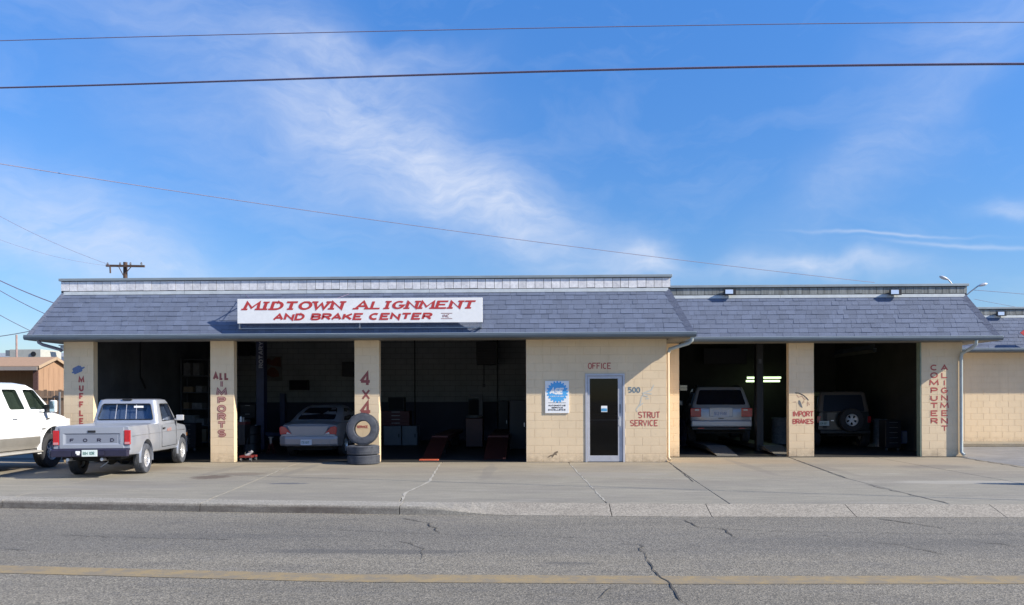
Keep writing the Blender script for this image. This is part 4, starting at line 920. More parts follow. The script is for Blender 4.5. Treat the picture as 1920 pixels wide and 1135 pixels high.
class House:
    """greenhouse: levels (z, half width, y rear, y front)"""
    def __init__(s, lv): s.lv = lv
    def at(s, z):
        for a, b in zip(s.lv, s.lv[1:]):
            if z <= b[0] or b is s.lv[-1]: t = (z-a[0])/(b[0]-a[0]); return [a[i]+(b[i]-a[i])*t for i in range(1, 4)]
    def shell(s, parent, name, mm, r=.10):
        m = MB(); m.loft([rrect(l[1], l[2], l[3], l[0], r if i < len(s.lv)-1 else r*1.3) for i, l in enumerate(s.lv)]); return m.build(name, mm, parent, smooth=38)
    def hollow(s, parent, name, mm, rears=(), sides=(), fronts=(), r=.10, zi=None, wall=.035):
        o = s.shell(parent, name, mm, r); o.parent = None; cs = []
        lv = [(max(l[0], zi or l[0]) if i == 0 else l[0]-(.028 if i == len(s.lv)-1 else .012), l[1]-wall, l[2]+wall, l[3]-wall) for i, l in enumerate(s.lv)]
        m = MB(); m.loft([rrect(l[1], l[2], l[3], l[0], r*.8) for l in lv]); cs.append(m.build('cutter', M['dark']))
        for pts in rears: m = MB(); m.prism([(u*s.at(z)[0], s.at(z)[1]-.1, z) for u, z in pts], (0, .2, 0)); cs.append(m.build('cutter', M['dark']))
        for pts in fronts: m = MB(); m.prism([(u*s.at(z)[0], s.at(z)[2]-.12, z) for u, z in pts], (0, .2, 0)); cs.append(m.build('cutter', M['dark']))
        for pts in sides:
            for g in (-1, 1): m = MB(); m.prism([(g*(s.at(z)[0]-.1), y, z) for y, z in pts], (g*.2, 0, 0)); cs.append(m.build('cutter', M['dark']))
        cut(o, cs); o.parent = parent; return o
    def rear(s, parent, pts, mm, name='rear_window', off=.004, th=.012):
        P = [(u*s.at(z)[0], s.at(z)[1]-off, z) for u, z in pts]; m = MB(); m.prism(P, (0, -th, 0)); return m.build(name, mm, parent)
    def side(s, parent, pts, mm, sgn=1, name='side_window', off=.003, th=.008):
        P = [(sgn*(s.at(z)[0]+off), y, z) for y, z in pts]; m = MB(); m.prism(P, (sgn*th, 0, 0)); return m.build(name, mm, parent)
    def front(s, parent, pts, mm, name='windscreen', off=.004):
        P = [(u*s.at(z)[0], s.at(z)[2]+off, z) for u, z in pts]; m = MB(); m.prism(P, (0, .01, 0)); return m.build(name, mm, parent)
def rpoly(pts, r, n=3):
    out = []; N = len(pts)
    for i in range(N):
        p = Vector(pts[i]); a = (Vector(pts[i-1])-p); b = (Vector(pts[(i+1) % N])-p); ra = min(r, a.length*.45); rb = min(r, b.length*.45); A = p+a.normalized()*ra; B = p+b.normalized()*rb
        for k in range(n+1): t = k/n; q = A*(1-t)**2+p*2*t*(1-t)+B*t*t; out.append((q.x, q.y))
    return out
def wheel(parent, x, y, r, w, sgn, rim='slot', rr=.6, rm=None, tm=None, name='wheel', axis='x'):
    """tyre with a rim child; sgn: outward side"""
    R0 = r; Ri = r*rr; h = w/2
    prof = [(Ri, -h*.75), (Ri*1.03, -h*.92), (R0*.86, -h), (R0*.95, -h*.93), (R0*.985, -h*.78), (R0, -h*.55), (R0, -h*.3), (R0*.978, -h*.27), (R0*.978, -h*.2), (R0, -h*.17), (R0, h*.17), (R0*.978, h*.2), (R0*.978, h*.27), (R0, h*.3), (R0, h*.55), (R0*.985, h*.78), (R0*.95, h*.93), (R0*.86, h), (Ri*1.03, h*.92), (Ri, h*.75)]
    m = MB(); c = (x, y, r); m.lathe(prof, c, axis, 40); ty = m.build(name, tm or M['rubber'], parent, smooth=30)
    m = MB(); s_ = sgn*h
    m.lathe([(Ri*1.0, s_*.80), (Ri*.96, s_*.86), (Ri*.88, s_*.66), (Ri*.84, s_*.25), (Ri*.84, -s_*.7)], c, axis, 40)
    ns = {'slot': 10, 'five': 5, 'eight': 8}[rim]; half = math.pi/ns*(.62 if rim == 'slot' else .55)
    def P(rad, a, t):
        return (x+t, y+rad*math.cos(a), r+rad*math.sin(a)) if axis == 'x' else (x+rad*math.cos(a), y+t, r+rad*math.sin(a))
    for k in range(ns):
        a = 2*math.pi*k/ns+.3; vs = []
        for rad, hw, t in ((Ri*.30, half*1.5, .58), (Ri*.60, half*.95, .52), (Ri*.90, half*1.15, .72)):
            for q in (-1, 1): vs.append(P(rad, a+q*hw, s_*t))
        for rad, hw, t in ((Ri*.30, half*1.5, .38), (Ri*.60, half*.95, .34), (Ri*.90, half*1.15, .55)):
            for q in (-1, 1): vs.append(P(rad, a+q*hw, s_*t))
        m.add(vs, [(0, 1, 3, 2), (2, 3, 5, 4), (0, 2, 8, 6), (2, 4, 10, 8), (1, 3, 9, 7), (3, 5, 11, 9)])
    m.lathe([(.001, s_*.74), (Ri*.16, s_*.74), (Ri*.20, s_*.62), (Ri*.34, s_*.58), (Ri*.34, s_*.3), (.001, s_*.3)], c, axis, 20)
    m.build('rim', rm or M['chrome'], ty, smooth=35)
    m = MB(); m.lathe([(.001, s_*.05), (Ri*.83, s_*.05), (Ri*.83, -s_*.1), (.001, -s_*.1)], c, axis, 24); m.build('brake_disc', M['dark'], ty)
    return ty
def arch_lip(parent, x, y, z, r, sgn, mm, w=.012, out=.009, a0=-12, a1=192, name='arch_lip'):
    m = MB(); rings = []
    for i in range(25):
        a = R(a0+(a1-a0)*i/24); ca, sa = math.cos(a), math.sin(a); rings.append([(x-sgn*.03, y+(r-.005)*ca, z+(r-.005)*sa), (x+sgn*out, y+(r-.003)*ca, z+(r-.003)*sa), (x+sgn*out*.8, y+(r+w)*ca, z+(r+w)*sa), (x-sgn*.03, y+(r+w*1.7)*ca, z+(r+w*1.7)*sa)])
    m.loft(rings); return m.build(name, mm, parent, smooth=40)
def plate(parent, x, y, z, w=.30, h=.15, text='884 XDR', ny=-1, pm=None, tm=None):
    m = MB(); m.box(x-w/2, x+w/2, y-.008, y, z-h/2, z+h/2); p = m.build('licence_plate', pm or M['plate'], parent, bevel=.002)
    m = MB(); t = w*.028; lettering(m, text, (x-w*.42, y-.0095, z-h*.22), EX, EZ, Vector((0, -1, 0)), h*.42, w*.088, t, gap=.32); m.build('plate_lettering', tm or M['plategreen'], p, recalc=False)
    return p
def pickup():
    hd = math.atan2(-8.76+8.32, 19.46-16.71); ang = -hd  # heading slightly to the left
    # right rear contact known; axle centre lies half a track to the left
    W = .74; fwdv = Vector((-math.sin(ang), math.cos(ang), 0)); lft = Vector((-math.cos(ang), -math.sin(ang), 0))
    base = Vector((-8.36, 16.78, 0))+lft*.645
    t = thing('pickup_truck', 'silver grey single cab pickup nosing into the leftmost bay with its tailgate toward the street', 'pickup truck', base, ang)
    WB = 2.72; r = .318
    secs = [(-1.02, W*.975, .46, 1.035, 1.035), (-1.0, W*.985, .44, 1.045, 1.045), (-.5, W, .42, 1.05, 1.05), (.86, W, .40, 1.05, 1.05), (2.0, W, .38, 1.04, 1.05), (2.15, W, .38, 1.03, 1.06), (2.6, W*.995, .40, .985, 1.03), (3.1, W*.98, .42, .94, .985), (3.32, W*.95, .45, .89, .93), (3.40, W*.90, .50, .80, .84)]
    body = body_shell(t, 'body', secs, M['silver'], [(0, r+.02, .395), (WB, r+.02, .395)], boxes=[(-.61, .61, -.96, .80, .62, 1.3)], slots=[(-1, 1, .845, .857, .3, 1.2)])
    for y in (0, WB):
        for s_ in (-1, 1): arch_lip(t, s_*W*.985, y, r+.02, .395, s_, M['silver'])
    H = House([(1.0, .71, .87, 2.42), (1.06, .705, .875, 2.36), (1.5, .62, .99, 1.90), (1.56, .60, 1.02, 1.80), (1.585, .53, 1.10, 1.70)])
    rw_ = rpoly([(-.85, 1.125), (.85, 1.125), (.81, 1.47), (-.81, 1.47)], .06); sw_ = rpoly([(1.16, 1.085), (2.10, 1.085), (1.80, 1.47), (1.19, 1.47)], .04); fw_ = rpoly([(-.84, 1.1), (.84, 1.1), (.8, 1.46), (-.8, 1.46)], .05)
    H.hollow(t, 'cab', M['silver'], [rw_], [sw_], [fw_], zi=1.075)
    def ring_seal(fn, outer, inner, **k):
        pass
    # rubber seal round the rear window: four bars following the opening
    m = MB(); P = [(u*H.at(z)[0], H.at(z)[1]-.004, z) for u, z in rw_]; P.append(P[0]); m.tube(P, .013, 6, cap=False); m.build('window_seal', M['black'], t)
    rw = H.rear(t, rw_, M['cabglass'], 'rear_window', -.012, .004)
    for u in (-.28, .0, .28):
        a = H.at(1.13); b = H.at(1.465); m = MB(); m.bar((u*.8, a[1]-.004, 1.13), (u*.74, b[1]-.004, 1.465), .010, .008)
        m.build('window_divider', M['alu'], rw)
    H.front(t, fw_, M['cabglass'], 'windscreen', -.02)
    m = MB(); m.box(-.62, .62, .92, 2.30, 1.055, 1.068); m.build('cab_floor', M['black'], t)
    for xx in (-.30, .30): m = MB(); m.box(xx-.24, xx+.24, 1.02, 1.16, 1.06, 1.26); m.box(xx-.11, xx+.11, 1.04, 1.12, 1.27, 1.40); m.build('seat', mat('grey_blue_seat_cloth', (.13, .15, .20), .9, nscale=8, namt=.2), t, bevel=.03, seg=2)
    m = MB(); m.tube([(-.30+.17*math.cos(a*.3142), 1.88, 1.17+.15*math.sin(a*.3142)) for a in range(21)], .012, 6); m.build('steering_wheel', M['black'], t); m = MB(); m.box(-.60, .60, 1.98, 2.18, 1.06, 1.16); m.build('dashboard', M['black'], t, bevel=.02)
    m = MB(); m.box(-.1, .12, 1.80, 1.82, 1.40, 1.45); m.build('rear_view_mirror', M['black'], t)
    for s_ in (-1, 1):
        m = MB(); P = [(s_*(H.at(z)[0]+.002), y, z) for y, z in sw_]; P.append(P[0]); m.tube(P, .010, 6, cap=False); m.build('window_seal', M['black'], t)
        H.side(t, sw_, M['cabglass'], s_, 'side_window', -.012, .004)
        # door seams, handle, mirror
        x = s_*W*1.001
        for y in (1.02, 2.14): m = MB(); m.bar((x, y, .50), (x, y, .99), .004, .008, up=EY); m.build('door_seam', M['dark'], t)
        m = MB(); m.bar((x, 1.03, .50), (x, 2.13, .50), .004, .008); m.build('door_seam', M['dark'], t)
        m = MB(); m.box(*sorted((s_*W*.99, s_*W*1.02)), 1.10, 1.24, .90, .935); m.build('door_handle', M['black'], t, bevel=.004)
        m = MB(); m.box(*sorted((s_*.75, s_*.92)), 2.08, 2.15, 1.07, 1.20); m.bar((s_*.70, 2.12, 1.09), (s_*.80, 2.12, 1.11), .03, .03); m.build('mirror', M['chrome'] if s_ > 0 else M['black'], t, bevel=.015, seg=2)
        m = MB(); m.box(*sorted((s_*W*.965, s_*W*1.006)), -.9, 3.2, .735, .75) if False else m.box(*sorted((s_*W*.98, s_*W*1.008)), 3.05, 3.12, .66, .74); m.build('side_marker', mat('amber_lens', (.6, .2, .02), .3), t)
    # tailgate with recessed panel
    y = -1.025; m = MB(); x0, x1, z0, z1 = -.605, .605, .60, 1.02
    def fr(a, b, c, d, yy): return [(a, yy, c), (b, yy, c), (b, yy, d), (a, yy, d)]
    o1, o2, o3, o4 = fr(x0, x1, z0, z1, y+.01), fr(x0, x1, z0, z1, y-.012), fr(x0+.07, x1-.07, z0+.075, z1-.12, y-.012), fr(x0+.11, x1-.11, z0+.095, z1-.14, y+.006)
    m.loft([o1, o2, o3, o4], cap=True); m.build('tailgate', M['silver'], t, bevel=.003)
    m = MB(); lp = fr(x0+.13, x1-.13, z0+.105, z1-.15, y+.0045); m.add(lp, [(0, 1, 2, 3)]); m.build('tailgate_panel', mat('pale_tailgate_panel', (.25, .27, .33), .4, .3), t)
    m = MB()
    for ch, xx in zip('FORD', (-.38, -.13, .13, .38)): lettering(m, ch, (xx-.035, y+.002, .735), EX, EZ, WN, .055, .07, .017)
    m.build('tailgate_lettering', M['bumper'], t, recalc=False)
    m = MB(); m.box(-.075, .075, y-.024, y-.010, .915, .96); m.build('tailgate_handle', M['black'], t, bevel=.004)
    m = MB(); m.box(.18, .42, -1.0, -.955, 1.018, 1.024); m.build('rail_scuff', M['black'], t) if False else None
    for s_ in (-1, 1):
        m = MB(); m.box(*sorted((s_*.615, s_*.728)), y-.02, y+.03, .67, .96); l = m.build('tail_light', M['redlens'], t, bevel=.008, seg=2)
        m = MB(); m.box(*sorted((s_*.625, s_*.718)), y-.026, y-.019, .68, .725); m.build('reverse_lens', mat('pinkish_lens', (.5, .22, .24), .3), l)
    m = MB(); m.box(-.72, .72, -1.19, -1.045, .44, .585); m.box(-.30, .30, -1.20, -1.185, .455, .57); m.build('rear_bumper', M['bumper'], t, bevel=.018, seg=2)
    m = MB(); m.box(-.725, .725, -1.10, -1.02, .56, .60); m.build('bumper_step', M['bumper'], t, bevel=.006)
    plate(t, .02, -1.203, .515, .29, .13); m = MB(); m.box(-.24, -.16, -1.207, -1.20, .51, .56); m.box(-.22, -.17, -1.207, -1.20, .48, .51); m.build('bumper_sticker', M['signwhite'], t)
    m = MB(); a = H.at(1.43); m.box(.16, .36, a[1]-.024, a[1]-.019, 1.385, 1.43); m.build('window_reflection_patch', M['signwhite'], t)  # white patch standing in for a reflection on the rear glass
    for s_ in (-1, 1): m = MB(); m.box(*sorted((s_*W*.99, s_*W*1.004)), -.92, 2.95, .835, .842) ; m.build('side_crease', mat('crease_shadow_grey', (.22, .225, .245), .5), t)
    m = MB(); m.box(-.1, .1, .985, 1.03, 1.555, 1.595); m.build('roof_lamp', M['black'], t, bevel=.006)
    m = MB()
    for xx in (-.42, .22): m.tube([(xx, -1.13, .385), (xx, -.3, .36), (xx*.6, .5, .35)], .032, 10)
    m.build('exhaust_pipe', M['chrome'], t, smooth=40)
    m = MB(); m.box(-.5, .5, -.95, 2.9, .36, .46); m.tube([(-.68, 0, r), (.68, 0, r)], .045, 8); m.lathe([(.001, -.1), (.11, -.06), (.13, 0), (.11, .06), (.001, .1)], (0, 0, r), 'y', 16); m.tube([(-.62, WB, r), (.62, WB, r)], .04, 8)
    m.box(-.55, -.47, -1.05, 3.2, .38, .50); m.box(.47, .55, -1.05, 3.2, .38, .50); m.lathe([(.001, 0), (.26, 0), (.29, .05), (.29, .13), (.26, .17), (.001, .17)], (-.0, -.58, .33), 'z', 24); m.build('chassis', M['dark'], t)
    m = MB(); m.bar((.30, -1.0, .33), (.16, -1.02, .22), .015, .015); m.build('tow_hanger', M['steel'], t)
    for s_ in (-1, 1):
        for yy in (0, WB): wheel(t, s_*.64, yy, r, .20, s_, 'slot', .6, tm=M['rubber_dusty'] if s_ > 0 else M['rubber'])
    m = MB(); m.box(-.72, .72, 3.33, 3.47, .42, .58); m.build('front_bumper', M['black'], t, bevel=.02)
    m = MB(); m.box(-.62, .62, 3.36, 3.41, .62, .78); m.build('grille', M['black'], t)
    for s_ in (-1, 1): m = MB(); m.box(*sorted((s_*.46, s_*.66)), 3.375, 3.42, .64, .77); m.build('headlight', M['whitelens'], t, bevel=.006)
    # worn red door lettering
    xx = W*1.0025; m = MB(); U = Vector((0, 1, 0))
    lettering(m, 'AUTO', (xx, 1.42, .845), U, EZ, EX, .06, .06, .02); m.build('door_lettering', mat('faded_orange_decal', (.50, .25, .22), .6, nscale=20, namt=.3), t, recalc=False)
    m = MB(); lettering(m, 'LLL-LL', (xx, 1.36, .76), U, EZ, EX, .03, .03, .007); m.build('door_lettering', mat('grey_decal', (.3, .3, .33), .6), t, recalc=False) if False else None
    # bed lining
    m = MB(); m.box(-.605, .605, -.955, .795, .60, .622); m.build('bed_floor', mat('bed_liner', (.16, .16, .18), .7, nscale=8, namt=.2), t)
    return t
pickup()
def white_truck():
    t = thing('crew_cab_truck', 'big white crew cab truck with tan lower trim cut off by the left edge', 'truck', (-12.17, 18.20, 0), R(0.5))
    W = 1.0; r = .40; tb = -3.96
    secs = [(-5.3, W*.98, .56, 1.32, 1.32), (-4.9, W, .54, 1.34, 1.34), (-2.4, W, .50, 1.34, 1.34), (-.9, W, .50, 1.33, 1.34), (-.55, W, .50, 1.31, 1.37), (.2, W*.995, .52, 1.26, 1.34), (.50, W*.98, .54, 1.20, 1.295), (.62, W*.965, .55, 1.165, 1.26), (.72, W*.94, .56, 1.11, 1.21), (.78, W*.905, .59, 1.05, 1.14), (.81, W*.86, .64, .98, 1.05)]
    body_shell(t, 'body', secs, M['truckwhite'], [(0, r+.06, .50), (tb, r+.06, .50)], boxes=[(-.78, .78, -5.2, -3.0, .8, 1.6)], slots=[(-1.1, 1.1, -2.945, -2.93, .4, 1.5)])
    # tan lower cladding skirts
    for s_ in (-1, 1):
        for y0, y1 in ((-2.92, -.52), (-5.2, -4.50), (-3.44, -2.96), (.52, .74)):
            m = MB(); xx = s_*W*1.0; m.add([(xx*.955, y0, .48), (xx*.955, y1, .48), (xx*1.006, y1, .60), (xx*1.006, y0, .60), (xx*1.010, y0, .74), (xx*1.010, y1, .74), (xx*.99, y1, .755), (xx*.99, y0, .755)], [(0, 1, 2, 3), (3, 2, 5, 4), (4, 5, 6, 7)]); q = m; q.build('lower_cladding', M['trucktan'], t, smooth=30)
        for y in (0, tb): arch_lip(t, s_*W*.985, y, r+.06, .50, s_, M['truckwhite'], .035, .03)
    H = House([(1.30, .965, -2.92, .12), (1.36, .955, -2.90, .05), (1.80, .80, -2.80, -.36), (1.90, .76, -2.74, -.58), (1.945, .66, -2.60, -.85)])
    wf = rpoly([(-.80, 1.355), (-.14, 1.355), (-.46, 1.80), (-.86, 1.80)], .05); wr = rpoly([(-1.50, 1.36), (-.98, 1.36), (-1.08, 1.80), (-1.56, 1.80)], .05); w3 = rpoly([(-2.66, 1.36), (-1.88, 1.36), (-1.88, 1.80), (-2.60, 1.80)], .05)
    fw = rpoly([(-.86, 1.39), (.86, 1.39), (.82, 1.80), (-.82, 1.80)], .06)
    H.hollow(t, 'cab', M['truckwhite'], [], [wf, wr, w3], [fw], r=.12, zi=1.352, wall=.05)
    m = MB(); m.box(-.86, .86, -2.8, -.05, 1.335, 1.348); m.build('cab_floor', M['black'], t)
    for yy in (-1.02, -2.0):
        for xx in (-.42, .42): m = MB(); m.box(xx-.26, xx+.26, yy, yy+.14, 1.33, 1.52); m.box(xx-.13, xx+.13, yy+.02, yy+.11, 1.53, 1.68); m.build('seat', mat('dim_tan_seat', (.15, .13, .11), .9, nscale=8, namt=.2), t, bevel=.03, seg=2)
    m = MB(); m.tube([(-.42+.19*math.cos(a*.3142), -.42, 1.46+.17*math.sin(a*.3142)) for a in range(21)], .014, 6); m.build('steering_wheel', M['black'], t)
    for s_ in (-1, 1):
        for w in (wf, wr, w3): H.side(t, w, M['cabglass2'], s_, 'side_window', -.012, .004)
        x = s_*W*1.0005
        for y in (-.90, -.10, -1.70): m = MB(); m.bar((x, y, .78), (x, y, 1.33), .003, .007, up=EY); m.build('door_seam', mat('pale_seam', (.35, .35, .37), .6), t)
        m = MB(); m.box(*sorted((s_*1.10, s_*1.24)), -.34, -.24, 1.28, 1.56); mi = m.build('mirror', M['truckwhite'], t, bevel=.03, seg=2)
        m = MB(); m.box(*sorted((s_*1.115, s_*1.225)), -.348, -.341, 1.30, 1.54); m.build('mirror_glass', mat('mirror_glass', (.28, .40, .47), .1, .8), mi)
        m = MB(); m.bar((s_*.95, -.24, 1.38), (s_*1.12, -.29, 1.36), .06, .16); m.build('mirror_arm', M['black'], mi)
        m = MB(); rings = []
        for y, sc_ in ((-2.86, .5), (-2.80, 1), (-.66, 1), (-.58, .5)): rings.append([(s_*(W+.02-.10*1), y, .38), (s_*(W+.09), y, .385), (s_*(W+.12), y, .41), (s_*(W+.10), y, .405+.045*sc_), (s_*(W-.08), y, .41+.05*sc_)])
        m.loft(rings); m.build('running_board', mat('running_board_metal', (.42, .40, .37), .4, .3, nscale=5, namt=.1), t, smooth=40)
        m = MB(); m.box(*sorted((s_*1.0, s_*1.012)), -.28, -.16, 1.13, 1.155); m.box(*sorted((s_*1.0, s_*1.012)), -.25, -.23, 1.11, 1.17); m.box(*sorted((s_*1.0, s_*1.010)), -.56+.12, -.32, .90, .925); m.build('badge', M['steel'], t)
        m = MB(); m.box(*sorted((s_*.99, s_*1.03)), -2.46, -2.30, 1.16, 1.20); m.box(*sorted((s_*.99, s_*1.03)), -1.46, -1.30, 1.16, 1.20); m.build('door_handle', M['truckwhite'], t, bevel=.006)
        m = MB(); m.box(*sorted((s_*.60, s_*.93)), .70, .80, .88, 1.12); m.build('headlight', M['whitelens'], t, bevel=.02, seg=2)
        for yy in (0, tb): wheel(t, s_*.86, yy, r, .26, s_, 'eight', .56)
    H.front(t, fw, M['cabglass2'], 'windscreen', -.02)
    m = MB(); m.box(-.96, .96, .70, .9, .50, .72); m.build('front_bumper', M['chrome'], t, bevel=.03, seg=2)
    m = MB(); m.box(-.58, .58, .72, .83, .76, 1.14); m.build('grille', M['chrome'], t, bevel=.02)
    m = MB(); m.box(-.6, .6, -5.2, .6, .44, .58); m.tube([(-.8, 0, r), (.8, 0, r)], .06, 8); m.tube([(-.8, tb, r), (.8, tb, r)], .06, 8); m.build('chassis', M['dark'], t)
white_truck()
def sedan():
    t = thing('sedan', 'champagne sedan with rounded trunk and red tail lights parked inside the middle bay', 'car', (-6.03, 22.05, 0), 0)
    W = .80; r = .31; WB = 2.7
    secs = [(-.98, W*.86, .36, .62, .62), (-.96, W*.92, .33, .72, .74), (-.86, W*.97, .30, .86, .90), (-.6, W*.99, .27, .92, .965), (-.2, W, .25, .93, .975), (2.2, W, .24, .90, .95), (3.0, W*.97, .26, .82, .87), (3.5, W*.90, .30, .70, .74), (3.62, W*.8, .36, .6, .62)]
    body_shell(t, 'body', secs, M['sedan'], [(0, r, .36), (WB, r, .36)])
    H = House([(.88, .74, -.50, 2.45), (.98, .715, -.25, 2.15), (1.15, .665, .12, 1.85), (1.29, .59, .48, 1.55), (1.36, .53, .70, 1.38), (1.395, .42, .9, 1.2)])
    H.shell(t, 'cabin', M['sedan'], .20)
    H.rear(t, rpoly([(-.74, 1.0), (.74, 1.0), (.72, 1.32), (-.72, 1.32)], .08), M['carglass'], 'rear_window', .006, .01)
    for s_ in (-1, 1):
        H.side(t, rpoly([(.05, .97), (1.0, .97), (1.0, 1.31), (.62, 1.31)], .05), M['carglass'], s_); H.side(t, rpoly([(1.08, .97), (2.05, .97), (1.45, 1.31), (1.08, 1.31)], .05), M['carglass'], s_)
        P = [(s_*.80, -.955, .80), (s_*.78, -.975, .62), (s_*.46, -.985, .635), (s_*.62, -.95, .82), (s_*.74, -.92, .845)]
        m = MB(); m.prism([(a*.97, -.965, c) for a, b, c in P], (0, -.03, 0)); m.prism([(a, -.93, c) for a, b, c in [(s_*.80, 0, .80), (s_*.775, 0, .62), (s_*.72, 0, .62), (s_*.72, 0, .84)]], (0, -.05, 0)) if False else None
        l = m.build('tail_light', M['redlens'], t, bevel=.008)
        m = MB(); m.prism([(s_*.45, -.9965, .638), (s_*.58, -.9965, .634), (s_*.56, -.9965, .685)], (0, -.006, 0)); m.build('reverse_lens', M['whitelens'], l)
        m = MB(); m.box(*sorted((s_*.80, s_*.94)), 1.95, 2.05, .93, 1.04); m.build('mirror', M['sedan'], t, bevel=.03, seg=2)
        for yy in (0, WB): wheel(t, s_*.70, yy, r, .19, s_, 'five', .62)
    P = [(-.56, .845), (.56, .845), (.42, .60), (-.42, .60)]
    m = MB(); m.prism([(x, -.975, z) for x, z in P], (0, -.014, 0)); m.build('trunk_lid', M['sedan'], t, bevel=.008)
    m = MB(); rings = [[(x, y0, z) for y0, z in ((-.82, .30), (-1.0, .31), (-1.05, .36), (-1.06, .50), (-1.04, .575), (-.9, .585))] for x in (-.78, -.6, .6, .78)]
    rings[0] = [(x, y+.12, z) for x, y, z in rings[0]]; rings[-1] = [(x, y+.12, z) for x, y, z in rings[-1]]; m.loft(rings); m.build('rear_bumper', M['sedan'], t, bevel=.01)
    plate(t, -.03, -1.066, .415, .30, .15, '731 KNT', pm=mat('white_plate', (.62, .64, .70), .5))
    m = MB(); lettering(m, 'TAURUS', (-.40, -.9905, .765), EX, EZ, WN, .022, .022, .005); m.build('trunk_lettering', M['steel'], t, recalc=False)
    m = MB(); m.box(-.6, .6, -.8, 3.2, .2, .32); m.build('chassis', M['dark'], t)
sedan()
def suv():
    t = thing('suv', 'silver sport utility vehicle standing on the lift ramps in the left annex bay', 'suv', (5.66, 24.75, .20), R(-7))
    W = .92; r = .36; WB = 2.8
    secs = [(-.93, W*.90, .52, .98, .98), (-.90, W*.955, .48, 1.06, 1.06), (-.6, W*.985, .44, 1.10, 1.10), (2.3, W, .40, 1.08, 1.10), (3.2, W*.97, .42, .98, 1.04), (3.6, W*.9, .48, .85, .9)]
    body_shell(t, 'body', secs, M['suv'], [(0, r+.03, .43), (WB, r+.03, .43)])
    H = House([(1.05, .86, -.88, 2.5), (1.12, .85, -.85, 2.4), (1.60, .70, -.62, 1.6), (1.68, .66, -.55, 1.4), (1.70, .58, -.42, 1.25)])
    H.shell(t, 'cabin', M['suv'], .10)
    H.rear(t, rpoly([(-.86, 1.16), (.86, 1.16), (.86, 1.60), (-.86, 1.60)], .06), M['carglass'], 'rear_window', .005, .012)
    for s_ in (-1, 1):
        for a, b in ((-.45, .4), (.5, 1.2), (1.28, 1.9)): H.side(t, rpoly([(a, 1.14), (b+(.2 if b > 1.5 else 0), 1.14), (b-.1, 1.56), (a+.05, 1.56)], .05), M['carglass'], s_)
        m = MB(); m.box(*sorted((s_*.58, s_*.895)), -.965, -.86, .80, 1.06); l = m.build('tail_light', M['redlens'], t, bevel=.015, seg=2)
        m = MB(); m.box(*sorted((s_*.64, s_*.76)), -.972, -.96, .98, 1.03); m.build('reverse_lens', M['whitelens'], l)
        m = MB(); m.box(*sorted((s_*.93, s_*1.1)), 1.9, 2.0, 1.1, 1.28); m.build('mirror', M['suv'], t, bevel=.03, seg=2)
        m = MB(); m.tube([(s_*.62, -.3, 1.73), (s_*.62, 1.2, 1.74)], .02, 6); m.build('roof_rail', M['black'], t)
        m = MB(); m.box(*sorted((s_*.5, s_*.68)), -1.035, -1.02, .45, .475); m.build('reflector', M['redlens'], t)
        for yy in (0, WB): wheel(t, s_*.80, yy, r, .24, s_, 'five', .6)
    m = MB(); m.box(-.88, .88, -1.03, -.84, .50, .70); m.build('rear_bumper', M['suv'], t, bevel=.04, seg=2); m = MB(); m.box(-.86, .86, -1.0, -.84, .40, .50); m.build('bumper_valance', M['black'], t, bevel=.02)
    m = MB(); m.box(-.34, .34, -.952, -.90, .80, 1.07); hb = m.build('tailgate_recess', M['suv'], t, bevel=.01)
    m = MB(); m.box(-.34, .34, -.98, -.90, 1.04, 1.075); m.build('tailgate_handle', M['suv'], t, bevel=.006)
    m = MB(); m.box(-.08, .08, -.93, -.91, .74, .765); m.build('badge', M['black'], t)
    plate(t, 0, -.953, .90, .46, .20, '512 FMW', pm=MATS['white_plate'], tm=mat('blue_plate_print', (.12, .2, .4), .5))
    m = MB(); m.box(-.7, .7, -.8, 3.2, .3, .46); m.build('chassis', M['dark'], t)
suv()
